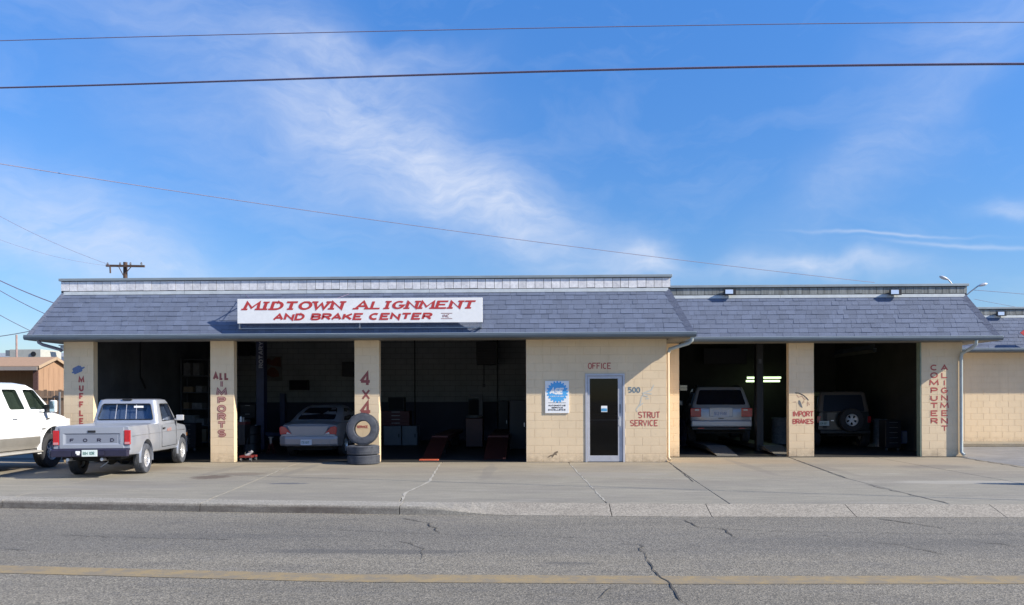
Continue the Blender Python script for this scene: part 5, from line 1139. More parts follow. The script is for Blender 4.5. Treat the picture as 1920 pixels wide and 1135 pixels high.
def jeep():
    t = thing('off_road_vehicle', 'dark boxy off road vehicle with tan hard top and rear spare wheel', 'off road vehicle', (9.66, 25.6, 0), R(-6))
    W = .80; r = .37; WB = 2.4
    secs = [(-.62, W*.96, .50, 1.10, 1.10), (-.60, W*.985, .48, 1.12, 1.12), (1.6, W, .46, 1.12, 1.12), (1.9, W*.9, .5, 1.12, 1.14), (2.7, W*.75, .5, 1.05, 1.1), (2.78, W*.7, .55, .98, 1.0)]
    body_shell(t, 'body', secs, M['jeep'], [(0, r+.03, .43), (WB, r+.03, .43)])
    H = House([(1.12, .77, -.60, 1.62), (1.20, .765, -.59, 1.58), (1.66, .69, -.50, 1.40), (1.73, .66, -.46, 1.34), (1.76, .58, -.36, 1.24)])
    H.shell(t, 'hard_top', M['jeeptop'], .09)
    H.rear(t, rpoly([(-.80, 1.13), (.80, 1.13), (.80, 1.64), (-.80, 1.64)], .05), mat('dull_tinted_glass', (.01, .014, .025), .45, spec=.25), 'rear_window', .004, .01)
    for s_ in (-1, 1):
        H.side(t, rpoly([(-.45, 1.2), (.5, 1.2), (.5, 1.62), (-.42, 1.62)], .04), M['carglass'], s_); H.side(t, rpoly([(.6, 1.2), (1.5, 1.2), (1.36, 1.62), (.6, 1.62)], .04), M['carglass'], s_)
        m = MB(); m.box(*sorted((s_*.70, s_*.80)), -.66, -.61, .78, .98); m.build('tail_light', M['redlens'], t, bevel=.006)
        m = MB(); m.box(*sorted((s_*.78, s_*.95)), -.45, .45, .80, .86); m.box(*sorted((s_*.6, s_*.95)), WB-.5, WB+.45, .84, .90); m.build('fender_flare', M['black'], t, bevel=.01)
        for yy in (0, WB): wheel(t, s_*.74, yy, r, .26, s_, 'five', .58)
        m = MB(); m.tube([(s_*.45, 1.6, 1.72), (s_*.45, 1.7, 1.5)], .02, 6); m.build('roll_bar', M['black'], t)
    sw = wheel(t, .17, -.80, .37, .24, -1, 'five', .50, rm=mat('light_alloy_rim', (.75, .76, .78), .45, .1), name='spare_wheel', axis='y'); 
    for q in [sw]: q.location.z = .50
    m = MB(); m.tube([(.17, -.62, .87), (.17, -.78, .87)], .06, 10); m.build('spare_carrier', M['black'], t)
    m = MB(); m.box(-.75, .75, -.80, -.64, .44, .56); m.build('rear_bumper', M['black'], t, bevel=.02); m = MB(); m.box(-.62, -.50, -.64, -.62, .6, 1.1); m.build('hinge', M['black'], t)
    plate(t, -.60, -.69, .76, .30, .15, '208 BDT'); m = MB(); m.box(-.38, -.30, -.64, -.61, .83, .86); m.build('badge', M['chrome'], t)
    m = MB(); m.box(-.5, .5, -.6, 2.5, .36, .5); m.build('chassis', M['dark'], t)
jeep()

# ------------------------------------------------------------------ loose tyres at the 4x4 pillar
TREAD = [None]
def tyre(loc, lab, R0=.385, Ri=.20, w=.225, axis='z', rot=(0, 0, 0), group='used tyres at the second pillar'):
    h = w/2; prof = [(Ri, -h*.6), (Ri*1.0, -h*.85), (Ri*1.08, -h*.95), (R0*.80, -h), (R0*.93, -h*.9), (R0*.975, -h*.72)]
    for k in range(5):
        a = -.6+k*.24; prof += [(R0, -h*.6+h*.24*k*1.02), (R0, -h*.6+h*.24*k*1.02+h*.17), (R0*.972, -h*.6+h*.24*k*1.02+h*.175), (R0*.972, -h*.6+h*.24*k*1.02+h*.235)]
    prof += [(R0*.975, h*.72), (R0*.93, h*.9), (R0*.80, h), (Ri*1.08, h*.95), (Ri, h*.85), (Ri, h*.6), (Ri*1.25, h*.45), (R0*.85, h*.6), (R0*.9, 0), (R0*.85, -h*.6), (Ri*1.25, -h*.45)]
    m = MB(); m.lathe(prof+[prof[0]], (0, 0, 0), axis, 56); o = m.build('tyre', M['rubber_dusty'], smooth=28); o.location = loc; o.rotation_euler = rot
    tm = MB()
    if TREAD[0] is None or TREAD[0][0] != w:
        n = 58
        for row, (off, hw) in enumerate(((-.33, .10), (-.11, .09), (.11, .09), (.33, .10))):
            for k in range(n):
                a = 2*math.pi*(k+(row % 2)*.5)/n; da = math.pi/n*.66; z0 = (off-hw*.8)*w; z1 = (off+hw*.8)*w; q = []
                for rad in (R0-.012, R0+.006):
                    for aa, zz in ((a-da, z0), (a+da, z0), (a+da, z1), (a-da, z1)):
                        c_, s_ = rad*math.cos(aa), rad*math.sin(aa); q.append((c_, s_, zz) if axis == 'z' else (c_, zz, s_))
                tm.add(q, [(4, 5, 6, 7), (0, 1, 5, 4), (1, 2, 6, 5), (2, 3, 7, 6), (3, 0, 4, 7)])
        tb = tm.build('tread_blocks', M['rubber_dusty'], o); TREAD[0] = (w, tb.data)
    else:
        tb = bpy.data.objects.new('tread_blocks', TREAD[0][1]); COL.objects.link(tb); tb.parent = o
    tb['kind'] = 'stuff'
    return tag(o, lab, 'tyre', group)
tx, ty_ = onZ(681.5, 868); tx = onY(682, 860, 19.15)[0]
tyre((tx, 19.14, .1125), 'bottom tyre lying flat on the concrete before the second pillar'); tyre((tx-.01, 19.15, .339), 'middle tyre lying flat in the stack before the second pillar')
sx, sz = onY(680.5, 808.5, 19.24); tyre((sx, 19.25, .4525+.383), 'grey tyre standing upright on top of the two flat tyres', axis='y', w=.20, rot=(R(-5), 0, 0))

# ------------------------------------------------------------------ things inside the bays
def bx(name, label, cat, x0, x1, y0, y1, Y, depth, mm, extra=None, group=None, bev=.01):
    """object whose front face fills a surveyed box at depth Y"""
    X0, Z1 = onY(x0, y0, Y); X1, _ = onY(x1, y0, Y); _, Z0 = onY((x0+x1)/2, y1, Y); Z0 = max(Z0, .006)
    t = thing(name, label, cat, ((X0+X1)/2, Y, Z0), 0, group); ORG[0] = Vector(t.location)
    m = MB(); m.box(X0, X1, Y, Y+depth, Z0, Z1); m.build('cabinet_body' if 'cabinet' in name else 'body', mm, t, bevel=bev)
    if extra: extra(t, X0, X1, Y, Z0, Z1)
    ORG[0] = Vector((0, 0, 0)); return t
def drawers(n, mm, hm):
    def f(t, X0, X1, Y, Z0, Z1):
        for k in range(n):
            a = Z0+(Z1-Z0)*(k+.08)/n; b = Z0+(Z1-Z0)*(k+.92)/n; m = MB(); m.box(X0+.02, X1-.02, Y-.015, Y-.001, a, b); d = m.build('drawer', mm, t, bevel=.004)
            m = MB(); m.box((X0+X1)/2-.15*(X1-X0), (X0+X1)/2+.15*(X1-X0), Y-.03, Y-.016, b-.03, b-.015); m.build('handle', hm, d)
    return f
def doors(n, mm, hm):
    def f(t, X0, X1, Y, Z0, Z1):
        for k in range(n):
            a = X0+(X1-X0)*(k+.04)/n; b = X0+(X1-X0)*(k+.96)/n; m = MB(); m.box(a, b, Y-.02, Y-.001, Z0+.03, Z1-.02); d = m.build('door', mm, t, bevel=.004)
            m = MB(); m.box(b-.06, b-.03, Y-.04, Y-.021, (Z0+Z1)/2-.06, (Z0+Z1)/2+.06); m.build('handle', hm, d)
    return f
def screen(mm):
    def f(t, X0, X1, Y, Z0, Z1): m = MB(); m.box(X0+.03, X1-.03, Y-.006, Y-.001, Z0+.03, Z1-.03); m.build('panel_face', mm, t)
    return f
DG = mat('screen_glass', (.006, .007, .012), .6, spec=.2)
bx('white_cabinet', 'pale low cabinet standing near the second pillar in the right main bay', 'cabinet', 719, 752, 799, 836, 26.5, .6, M['cabinet'], doors(1, M['cabinet'], M['black']), 'low cabinets')
bx('white_cabinet', 'pale low cabinet next to the blue wall in the right main bay', 'cabinet', 754, 782, 799, 836, 26.5, .6, M['cabinet'], doors(1, M['cabinet'], M['black']), 'low cabinets')
bx('tool_chest', 'red tool chest on top of the pale low cabinets', 'tool chest', 716, 768, 771, 798.6, 26.55, .5, M['toolred2'], drawers(4, M['toolred2'], M['steel']))
bx('monitor', 'dark monitor standing on the red tool chest', 'monitor', 727, 758, 745, 770.6, 26.6, .35, M['black'], screen(DG))
bx('wall_heater', 'dark unit heater hanging high on the back wall of the right main bay', 'heater', 893, 932, 641, 684, 28.6, .6, M['black'], lambda t, X0, X1, Y, Z0, Z1: [MB().box(X0+.04, X1-.04, Y-.03, Y-.001, Z0+.05+k*.1, Z0+.09+k*.1).build('louvre', M['boardblk'], t) for k in range(6)])
bx('storage_cabinet', 'tall dark cabinet against the right wall of the right main bay', 'cabinet', 955, 987, 750, 862, 24.2, .7, M['black'], doors(1, M['black'], M['chrome']))
bx('storage_locker', 'dark locker between the ramps and the tall cabinet at the back', 'locker', 934, 953, 752, 838, 27.6, .6, M['boardblk'], doors(1, M['boardblk'], M['steel']))
# conduits on the back wall
for px, y1, lb in ((777.5, 800, 'vertical conduit on the back wall left of the ramps'), (932.5, 800, 'vertical conduit on the back wall under the heater')):
    X, Z = onY(px, y1, 29.5); m = MB(); m.tube([(X, 29.55, max(Z, 0)), (X, 29.55, 3.98)], .022, 6); tag(m.build('conduit', M['black'], loc=(X, 29.55, 0)), lb, 'pipe', 'conduits on the back wall')
# wheel alignment rack: two runways with orange approach ramps and a turntable machine between
rk = place('red and orange wheel alignment rack with two sloping runways in the right main bay', 'alignment_rack', 'lift', (onY(862, 858, 20.6)[0], 20.1, 0))
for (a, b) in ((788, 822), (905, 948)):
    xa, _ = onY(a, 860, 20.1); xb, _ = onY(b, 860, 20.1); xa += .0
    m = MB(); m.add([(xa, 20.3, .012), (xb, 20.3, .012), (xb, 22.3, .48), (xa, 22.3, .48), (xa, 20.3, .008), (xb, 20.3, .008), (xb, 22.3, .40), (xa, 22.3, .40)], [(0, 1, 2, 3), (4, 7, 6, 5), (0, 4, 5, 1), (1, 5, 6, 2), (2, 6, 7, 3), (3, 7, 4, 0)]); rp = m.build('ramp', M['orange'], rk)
    m = MB(); m.box(xa-.02, xb, 20.02, 20.22, .006, .03) if a < 800 else m.box(xa+.5, xb, 20.3, 20.38, .03, .05); m.build('sunlit_ramp_tip', mat('painted_sunlit_orange', (.66, .13, .06), .5, nscale=9, namt=.3), rp)  # brighter orange on the tips paints in the sunlight they catch
    m = MB(); m.box(xa, xb, 22.31, 27.0, .40, .52); m.build('runway', mat('dark_red_runway', (.10, .022, .016), .6, nscale=5, namt=.3), rk)
    for yy in (22.6, 26.6): m = MB(); m.box(xa+.1, xb-.1, yy, yy+.2, .004, .40); m.build('leg', M['dark'], rk)
bx('tyre_machine', 'red tyre changing machine standing between the two runways', 'machine', 873, 905, 785, 838, 24.8, .7, mat('dim_machine_red', (.06, .012, .01), .5, nscale=6, namt=.3),
   lambda t, X0, X1, Y, Z0, Z1: (MB().lathe([(.001, 0), (.26, 0), (.28, .04), (.26, .08), (.001, .08)], ((X0+X1)/2, Y+.3, Z1+.01), 'z', 24).build('turntable', M['steel'], t), MB().box(X1-.14, X1-.02, Y+.3, Y+.45, Z1, Z1+.75).box(X0+.1, X1-.02, Y+.33, Y+.42, Z1+.66, Z1+.76).build('arm', M['black'], t)))
bx('alignment_console', 'dark alignment console with a hood behind the tyre machine', 'machine', 878, 900, 749, 800, 28.4, .6, M['black'], screen(DG))
# middle bay: two post lift
lf = place('blue two post lift with white lettering down its column in the middle bay', 'two_post_lift', 'lift', (onY(487, 800, 24.0)[0], 24.0, 0))
X0, _ = onY(480, 700, 24.0); X1, _ = onY(495, 700, 24.0)
m = MB(); m.box(X0, X1, 24.0, 24.28, .005, 3.95); m.build('column', M['liftblue'], lf, bevel=.01)
m = MB(); m.box(X0-.1, X1+.1, 23.85, 24.4, .003, .03); m.build('base_plate', M['dark'], lf)
m = MB(); hh = (X1-X0); lettering(m, 'ROTARY LIFT', (X1-.04, 23.994, onY(490, 690, 24)[1]), EZ, -EX, WN, .105, .105, .03, gap=.3); m.build('column_lettering', mat('lift_white_lettering', (.30, .32, .38), .6), lf, recalc=False)
X2, _ = onY(529, 760, 27.0); m = MB(); m.box(X2-.09, X2+.09, 27.0, 27.2, .005, 1.75); m.build('column', M['liftblue'], lf, bevel=.01)
m = MB(); m.bar((X1, 24.1, .5), (X1+.9, 24.6, .45), .1, .1); m.bar((X0, 24.1, .5), (X0-.7, 24.8, .45), .1, .1); m.build('lift_arm', M['liftblue'], lf)
ORG[0] = Vector((0, 0, 0))
def poster(x0, x1, y0, y1, lab, Y=29.56, mm=None, shapes=()):
    X0, Z1 = onY(x0, y0, Y); X1, Z0 = onY(x1, y1, Y); t = thing('poster', lab, 'poster', ((X0+X1)/2, Y, Z0)); ORG[0] = Vector(t.location); m = MB(); m.box(X0, X1, Y, Y+.02, Z0, Z1); m.build('sheet', mm or M['posterpale'], t)
    for sh, mm2 in shapes: m = MB(); m.add([(onY(a, b, Y-.004)[0], Y-.004, onY(a, b, Y-.004)[1]) for a, b in sh], [tuple(range(len(sh)))]); m.build('print', mm2, t)
    ORG[0] = Vector((0, 0, 0)); return t
poster(495, 529, 668, 715, 'poster with an orange winged shape above an orange blot on the middle bay wall', shapes=[([(497, 676), (504, 672), (510, 676), (517, 670), (526, 670), (527, 688), (512, 686), (498, 682)], M['orangeart']), ([(500, 703), (502, 694), (508, 689), (515, 690), (522, 697), (524, 706), (512, 708)], M['orangeart'])])
bx('wall_panel', 'dark flat panel on the back wall above the sedan', 'panel', 542, 578, 713, 732, 29.4, .15, M['black'], screen(DG))
bx('wall_speaker', 'dark box hanging on the back wall beside the second pillar', 'box', 641, 664, 679, 706, 29.2, .35, M['black'], screen(M['boardblk']))
bx('upper_cabinet', 'dark hanging cabinet high in the left corner of the middle bay', 'cabinet', 446, 470, 642, 667, 28.6, .5, M['black'], doors(1, M['black'], M['dark']))
bx('bench_cabinet', 'dark tool bench in the left corner of the middle bay', 'bench', 450, 479, 758, 850, 25.6, .7, M['boardblk'], drawers(5, M['boardblk'], M['steel']))
bx('red_service_cart', 'red topped service cart beside the first pillar in the middle bay', 'cart', 446, 459, 795, 835, 21.6, .4, M['black'], lambda t, X0, X1, Y, Z0, Z1: MB().box(X0-.02, X1+.02, Y-.02, Y+.42, Z1-.02, Z1+.05).build('tray', M['toolred2'], t))
bx('spray_can', 'white spray can standing on the red service cart', 'can', 449, 452.5, 781, 794, 21.8, .08, M['signwhite'], None, 'cans on the red cart', .02); bx('spray_can', 'second grey spray can right of the white one on the red service cart', 'can', 454, 457, 782, 794, 21.8, .08, M['steel'], None, 'cans on the red cart', .02)
# trolley jack
tj = place('red trolley jack on small castors at the foot of the first pillar', 'trolley_jack', 'jack', (-7.25, 19.95, 0))
m = MB(); m.box(-7.44, -7.12, 19.86, 20.02, .09, .14); m.box(-7.44, -7.12, 20.16, 20.32, .09, .14); m.box(-7.44, -7.36, 20.02, 20.16, .09, .14); m.build('frame', M['toolred3'], tj, bevel=.006)
m = MB(); m.tube([(-7.34, 20.08, .12), (-7.18, 20.08, .24)], [.05, .035], 10); m.lathe([(.001, .0), (.05, .0), (.06, .02), (.001, .02)], (-7.22, 20.08, .22), 'z', 14); m.build('lifting_arm', M['chrome'], tj)
for xx, yy in ((-7.40, 19.9), (-7.16, 19.9), (-7.40, 20.28), (-7.16, 20.28)): m = MB(); m.lathe([(.001, -.02), (.042, -.02), (.042, .02), (.001, .02)], (xx, yy, .044), 'x', 14); m.build('castor', M['steel'], tj)
m = MB(); m.tube([(-7.42, 20.2, .14), (-7.44, 20.5, .55)], .012, 6); m.build('handle', M['black'], tj)
ORG[0] = Vector((0, 0, 0))
# bay 1: unlit tube light, bench, shelving
X0, Z = onY(206, 709, 26.0); X1, _ = onY(258, 709, 26.0)
t = place('unlit yellowed tube lamp hanging over the bench in the leftmost bay', 'tube_lamp', 'lamp', ((X0+X1)/2, 26.0, Z)); m = MB(); m.box(X0, X1, 25.95, 26.15, Z-.035, Z+.03); m.build('diffuser', M['lampoff'], t, bevel=.01); m = MB(); m.box(X0, X1, 25.95, 26.15, Z+.032, Z+.09); m.build('housing', M['black'], t)
m = MB()
for xx in (X0+.1, X1-.1): m.tube([(xx, 26.05, Z+.09), (xx, 26.05, 3.98)], .006, 4)
m.build('hanging_wire', M['wire'], t); ORG[0] = Vector((0, 0, 0))
bx('workbench', 'dark workbench under the unlit tube lamp in the leftmost bay', 'bench', 190, 262, 771, 835, 26.6, .7, M['boardblk'], doors(3, M['boardblk'], M['steel']))
X, Z = onY(211, 748, 26.3); m = MB(); m.tube([(X, 26.3, 1.1), (X, 26.3, onY(211, 713, 26.3)[1])], .018, 6); tag(m.build('upright_pipe', M['shelf'], loc=(X, 26.3, 1.1)), 'thin upright pipe between the bench and the tube lamp', 'pipe')
rv = random.Random(3)
for k in range(6):
    px = 196+k*11; X, Z = onY(px, 760, 26.7); r_ = rv.uniform(.06, .13); h_ = rv.uniform(.15, .34)
    m = MB(); m.lathe([(.001, 0), (r_, 0), (r_, h_*.6), (r_*.4, h_*.75), (r_*.4, h_), (.001, h_)], (X, 26.8, 1.145), 'z', 12); tag(m.build('bench_canister', M['greypart'], loc=(X, 26.8, 1.145)), ['leftmost', 'second', 'third', 'fourth', 'fifth', 'rightmost'][k]+' dusty canister on the dark workbench in the leftmost bay', 'canister', 'canisters on the workbench')
X, _ = onY(193.5, 700, 24); m = MB(); m.tube([(-11.5, 23.0, 3.9), (-11.5, 23.0, 2.2), (-11.52, 23.3, 1.9)], .03, 6); tag(m.build('hanging_hose', M['black'], loc=(-11.5, 23, 2)), 'black hose hanging down inside the left wall of the leftmost bay', 'hose')
X, _ = onY(296, 700, 26.0); m = MB(); m.box(X-.17, X+.17, 26.0, 26.3, 0.005, 3.95); m.box(X-.3, X+.3, 25.9, 26.4, .003, .03); tag(m.build('lift_column', M['boardblk'], loc=(X, 26, 0)), 'black lift column standing in the middle of the leftmost bay', 'lift')
def shelving(x0, x1, y0, y1, Y, n, lab, boxes_lab, seed=1, dep=.5):
    X0, Z1 = onY(x0, y0, Y); X1, _ = onY(x1, y0, Y); t = place(lab, 'shelving_unit', 'shelves', ((X0+X1)/2, Y, 0)); r = random.Random(seed)
    for xx in (X0, X1-.04):
        for yy in (Y, Y+dep-.04): m = MB(); m.box(xx, xx+.04, yy, yy+.04, .004, Z1); m.build('post', M['shelf'], t)
    zs = [.15+(Z1-.2)*k/(n-1) for k in range(n)]
    for z in zs: m = MB(); m.box(X0+.041, X1-.041, Y+.002, Y+dep-.002, z, z+.03); m.build('shelf', M['shelf'], t)
    ORG[0] = Vector((0, 0, 0)); un = ['short', 'tall', 'narrow', 'wide']
    for i, z in enumerate(zs[:-1]):
        x = X0+.08; q = 0
        while x < X1-.3:
            w = r.uniform(.16, .38); h = r.uniform(.14, min(.42, (zs[1]-zs[0])*.8)); m = MB(); m.box(x, x+w, Y+.05, Y+dep-.08, z+.031, z+.031+h)
            m.box(x+.01, x+w-.01, Y+.045, Y+.049, z+.031+h*.3, z+.031+h*.6)
            br = r.random() < .45; col = 'brown' if br else 'grey'; q += 1
            tag(m.build('parts_box', M['card'] if br else M['greypart'], loc=(x+w/2, Y+.2, z+.031)), f"{['first', 'second', 'third', 'fourth', 'fifth'][q-1]} box from the left, {col}, on the {['lowest', 'second', 'third', 'fourth', 'fifth'][i]} {boxes_lab}", 'box', 'boxes on the '+boxes_lab); x += w+r.uniform(.02, .12)
    return t
shelving(338, 392, 672, 850, 25.5, 6, 'tall grey shelving unit at the right of the leftmost bay', 'shelf in the leftmost bay', 5)
shelving(1690, 1724, 672, 850, 24.5, 6, 'tall shelving unit against the right wall of the right annex bay', 'shelf nearest the last pillar', 6)
shelving(1672, 1690, 700, 840, 27.0, 5, 'narrow shelving unit behind the taller one in the right annex bay', 'shelf of the narrow unit', 8)
bx('plastic_crate', 'blue and white container low beside the shelves in the right annex bay', 'container', 1690, 1705, 808, 832, 24.0, .3, mat('dim_blue_plastic', (.12, .14, .28), .5, nscale=8, namt=.2), screen(mat('pale_label', (.30, .31, .36), .6)))
bx('wardrobe_panel', 'tan tall panel behind the jeep shaped vehicle near the small window'.replace('jeep shaped', 'boxy'), 'panel', 1645, 1664, 716, 830, 28.6, .4, mat('dim_tan_panel', (.14, .11, .06), .7, nscale=4, namt=.2), screen(MATS['dim_tan_panel']))
def drum(px, Y, lab, mm, rr=.29, hh=.88):
    X, _ = onY(px, 800, Y); t = place(lab, 'oil_drum', 'drum', (X, Y, 0)); m = MB(); m.lathe([(.001, .005), (rr, .005), (rr+.008, .02), (rr, .04), (rr, hh*.33), (rr+.012, hh*.345), (rr, hh*.36), (rr, hh*.66), (rr+.012, hh*.675), (rr, hh*.69), (rr, hh-.03), (rr+.01, hh-.01), (rr-.02, hh), (rr-.03, hh-.02), (.001, hh-.02)], (X, Y, 0), 'z', 24); m.build('barrel', mm, t, smooth=30)
    m = MB(); m.lathe([(.001, hh-.02), (.035, hh-.02), (.03, hh+.01), (.001, hh+.01)], (X+.15, Y-.05, 0), 'z', 10); m.build('cap', M['steel'], t); ORG[0] = Vector((0, 0, 0))
drum(1286, 26.2, 'dim blue oil drum left of the silver sport utility vehicle', M['liftblue']); drum(1463, 27.2, 'dark oil drum behind the brake lettered pillar under the glowing lamps', M['greypart']); drum(1655, 25.6, 'grey oil drum right of the boxy off road vehicle', M['greypart'])
drum(471, 23.0, 'dark waste drum beside the blue lift column', M['boardblk'], .27, .8)
def jack_stand(px, Y, lab):
    X, _ = onY(px, 800, Y); t = place(lab, 'jack_stand', 'jack stand', (X, Y, 0))
    for a in range(4): m = MB(); m.bar((X+.14*math.cos(.785+a*1.571), Y+.14*math.sin(.785+a*1.571), .005), (X+.04*math.cos(.785+a*1.571), Y+.04*math.sin(.785+a*1.571), .3), .03, .012); m.build('leg', M['toolred2'], t)
    m = MB(); m.box(X-.03, X+.03, Y-.03, Y+.03, .28, .46); m.box(X-.07, X+.07, Y-.03, Y+.03, .46, .48); m.build('post', M['steel'], t); ORG[0] = Vector((0, 0, 0))
jack_stand(508, 22.6, 'dim red jack stand on the floor right of the blue lift column'); jack_stand(838, 25.5, 'dim red jack stand between the two alignment runways')
X, Z = onY(943, 765, 29.4); m = MB()
for k in range(3): m.tube([(X+(.17+.02*k)*math.cos(a*.3142), 29.45-.03*k, Z+(.22+.02*k)*math.sin(a*.3142)) for a in range(21)], .016, 6)
tag(m.build('hose_coil', M['black'], loc=(X, 29.45, Z)), 'coiled black air hose on the back wall right of the tyre machine', 'hose')
X, Z0_ = onY(907.5, 720, 28.7); m = MB(); m.tube([(X, 28.7, onY(907, 684, 28.7)[1]), (X, 28.7, Z0_)], .02, 6); m.box(X-.05, X+.05, 28.66, 28.74, Z0_-.12, Z0_); tag(m.build('heater_cord', M['black'], loc=(X, 28.7, Z0_)), 'switch cord hanging below the unit heater', 'cord')
for k, (px, Y, hh, ww) in enumerate(((455, 24.8, .95, .5), (1675, 23.4, .9, .45), (350, 23.6, .85, .55))):
    lab = ['dark roller tool cart behind the red service cart', 'dark roller tool cart right of the off road vehicle', 'dark roller tool cart before the tall shelves of the leftmost bay'][k]
    X, _ = onY(px, 800, Y); t = place(lab, 'tool_cart', 'tool cart', (X, Y, 0)); m = MB(); m.box(X-ww/2, X+ww/2, Y, Y+.45, .1, hh); m.build('cart_body', M['boardblk'], t, bevel=.01)
    for q in range(5): m = MB(); z = .14+q*(hh-.16)/5; m.box(X-ww/2+.02, X+ww/2-.02, Y-.015, Y-.001, z, z+(hh-.16)/5-.02); d = m.build('drawer', M['boardblk'], t); m = MB(); m.box(X-.12, X+.12, Y-.028, Y-.016, z+.1, z+.112); m.build('handle', M['steel'], d)
    for xx in (X-ww/2+.06, X+ww/2-.06): m = MB(); m.lathe([(.001, -.02), (.045, -.02), (.045, .02), (.001, .02)], (xx, Y+.08, .05), 'x', 12); m.build('castor', M['steel'], t)
    ORG[0] = Vector((0, 0, 0))
# bay 4: lit twin tube lamp, hanging sign board, lift post, runways
for (a, b, yy, lb) in ((1401, 1464, 708.6, 'upper glowing greenish tube lamp behind the lift post'), (1399, 1462, 715, 'lower glowing greenish tube lamp behind the lift post')):
    X0, Z = onY(a, yy, 28.6); X1, _ = onY(b, yy, 28.6); t = place(lb, 'tube_lamp', 'lamp', ((X0+X1)/2, 28.6, Z)); m = MB(); m.tube([(X0, 28.6, Z), (X1, 28.6, Z)], .035, 10); m.build('tube', M['lampon'], t, smooth=40)
    m = MB(); m.box(X0-.03, X1+.03, 28.60, 28.66, Z+.04, Z+.06); m.build('housing', M['steel'], t); ORG[0] = Vector((0, 0, 0))
X, _ = onY(1425, 700, 23.2); t = place('black lift post standing right of the silver sport utility vehicle', 'lift_column', 'lift', (X, 23.2, 0)); m = MB(); m.box(X-.10, X+.10, 23.2, 23.45, .005, 3.95); m.build('column', M['black'], t, bevel=.01); m = MB(); m.box(X-.04, X+.04, 23.18, 23.199, 2.55, 2.68); m.build('notice', M['shelf'], t); ORG[0] = Vector((0, 0, 0))
t = bx('hanging_sign_board', 'dark dusty banner board hanging high at the back of the left annex bay', 'sign', 1319, 1400, 653, 683, 28.9, .05, M['boardblk'])
lr = place('grey drive on lift with pale ramp tips under the silver sport utility vehicle', 'drive_on_lift', 'lift', (5.9, 23, 0))
for xc in (5.18, 6.78):
    m = MB(); m.box(xc-.28, xc+.28, 22.9, 28.4, .08, .198); m.build('runway', M['shelf'], lr)
    m = MB(); m.add([(xc-.28, 21.50, .012), (xc+.28, 21.50, .012), (xc+.28, 22.89, .19), (xc-.28, 22.89, .19), (xc-.28, 21.50, .006), (xc+.28, 21.50, .006), (xc+.28, 22.89, .1), (xc-.28, 22.89, .1)], [(0, 1, 2, 3), (4, 7, 6, 5), (0, 4, 5, 1), (1, 5, 6, 2), (2, 6, 7, 3), (3, 7, 4, 0)]); m.build('ramp', mat('worn_grey_ramp', (.13, .125, .115), .6, nscale=8, namt=.2), lr)
ORG[0] = Vector((0, 0, 0))

# ------------------------------------------------------------------ cables
def H2(X): return 7.58305491-.104506496*X-9.68338399e-4*X*X-5.67933203e-5*X**3
m = MB(); m.tube([(X, 14.649-.28643*X, H2(X)) for X in [-14+1.0*i for i in range(37)]], .019, 6); tag(m.build('overhead_cable', M['wire']), 'thick lower cable crossing the whole sky, casting the line across the lot', 'cable')
def cable(pts, r, lab, sag=0, group='overhead cables'):
    P = []; n = 24
    a = Vector(pts[0]); b = Vector(pts[-1])
    if len(pts) == 2:
        for i in range(n+1): t = i/n; p = a.lerp(b, t); p.z -= sag*4*t*(1-t); P.append(p)
    else: P = pts
    m = MB(); m.tube(P, r, 5); return tag(m.build('overhead_cable', M['wire']), lab, 'cable', group)
def at(px, py, Y): X, Z = onY(px, py, Y); return (X, Y, Z)
def skyline(pp, Y0, Y1, r, lab):
    """smooth cable through surveyed sightings, depth running from Y0 to Y1"""
    P = []; x0 = pp[0][0]; x1 = pp[-1][0]; ext = 420 if (x0 < 0 and x1 < 300) else 0; x0 -= ext
    for i in range(33):
        px = x0+(x1-x0)*i/32
        # lagrange through the points
        py = sum(yk*math.prod((px-xj)/(xk-xj) for xj, _ in pp if xj != xk) for xk, yk in pp)
        P.append(at(px, py, Y0+(Y1-Y0)*i/32))
    m = MB(); m.tube(P, r, 5); return tag(m.build('overhead_cable', M['wire']), lab, 'cable', 'overhead cables')
skyline([(-150, 81.5), (400, 66), (960, 54), (1400, 46.5), (2100, 42.5)], 12, 12, .0065, 'thin highest cable crossing the top of the sky')
skyline([(-100, 291), (500, 384), (1000, 453), (1640, 530)], 16, 30, .009, 'thin cable slanting down from the left edge to the annex roof')
skyline([(-30, 512), (30, 540), (100, 568)], 30, 29, .018, 'upper short cable at the left edge reaching the garage roof')
skyline([(-30, 527), (30, 562), (85, 589)], 30, 29, .013, 'middle short cable at the left edge reaching the garage roof')
skyline([(-30, 574), (20, 602), (60, 622)], 32, 30, .012, 'lower faint cable at the left edge reaching the garage eave')
skyline([(-60, 637), (31, 626), (62, 620)], 44, 42, .02, 'cable rising from the left edge past the thin far pole')
skyline([(-60, 372), (100, 455), (206, 497)], 30, 49.5, .010, 'faint upper cable running to the wooden utility pole')
skyline([(-60, 425), (90, 478), (206, 499)], 30, 49.5, .007, 'faint lower cable running to the wooden utility pole')
skyline([(1825, 544), (1900, 550), (2000, 559)], 45, 45, .012, 'thin upper cable leaving the street lamp pole to the right'); skyline([(1826, 561), (1900, 575), (2000, 592)], 45, 45, .010, 'thin lower cable leaving the street lamp pole to the right')
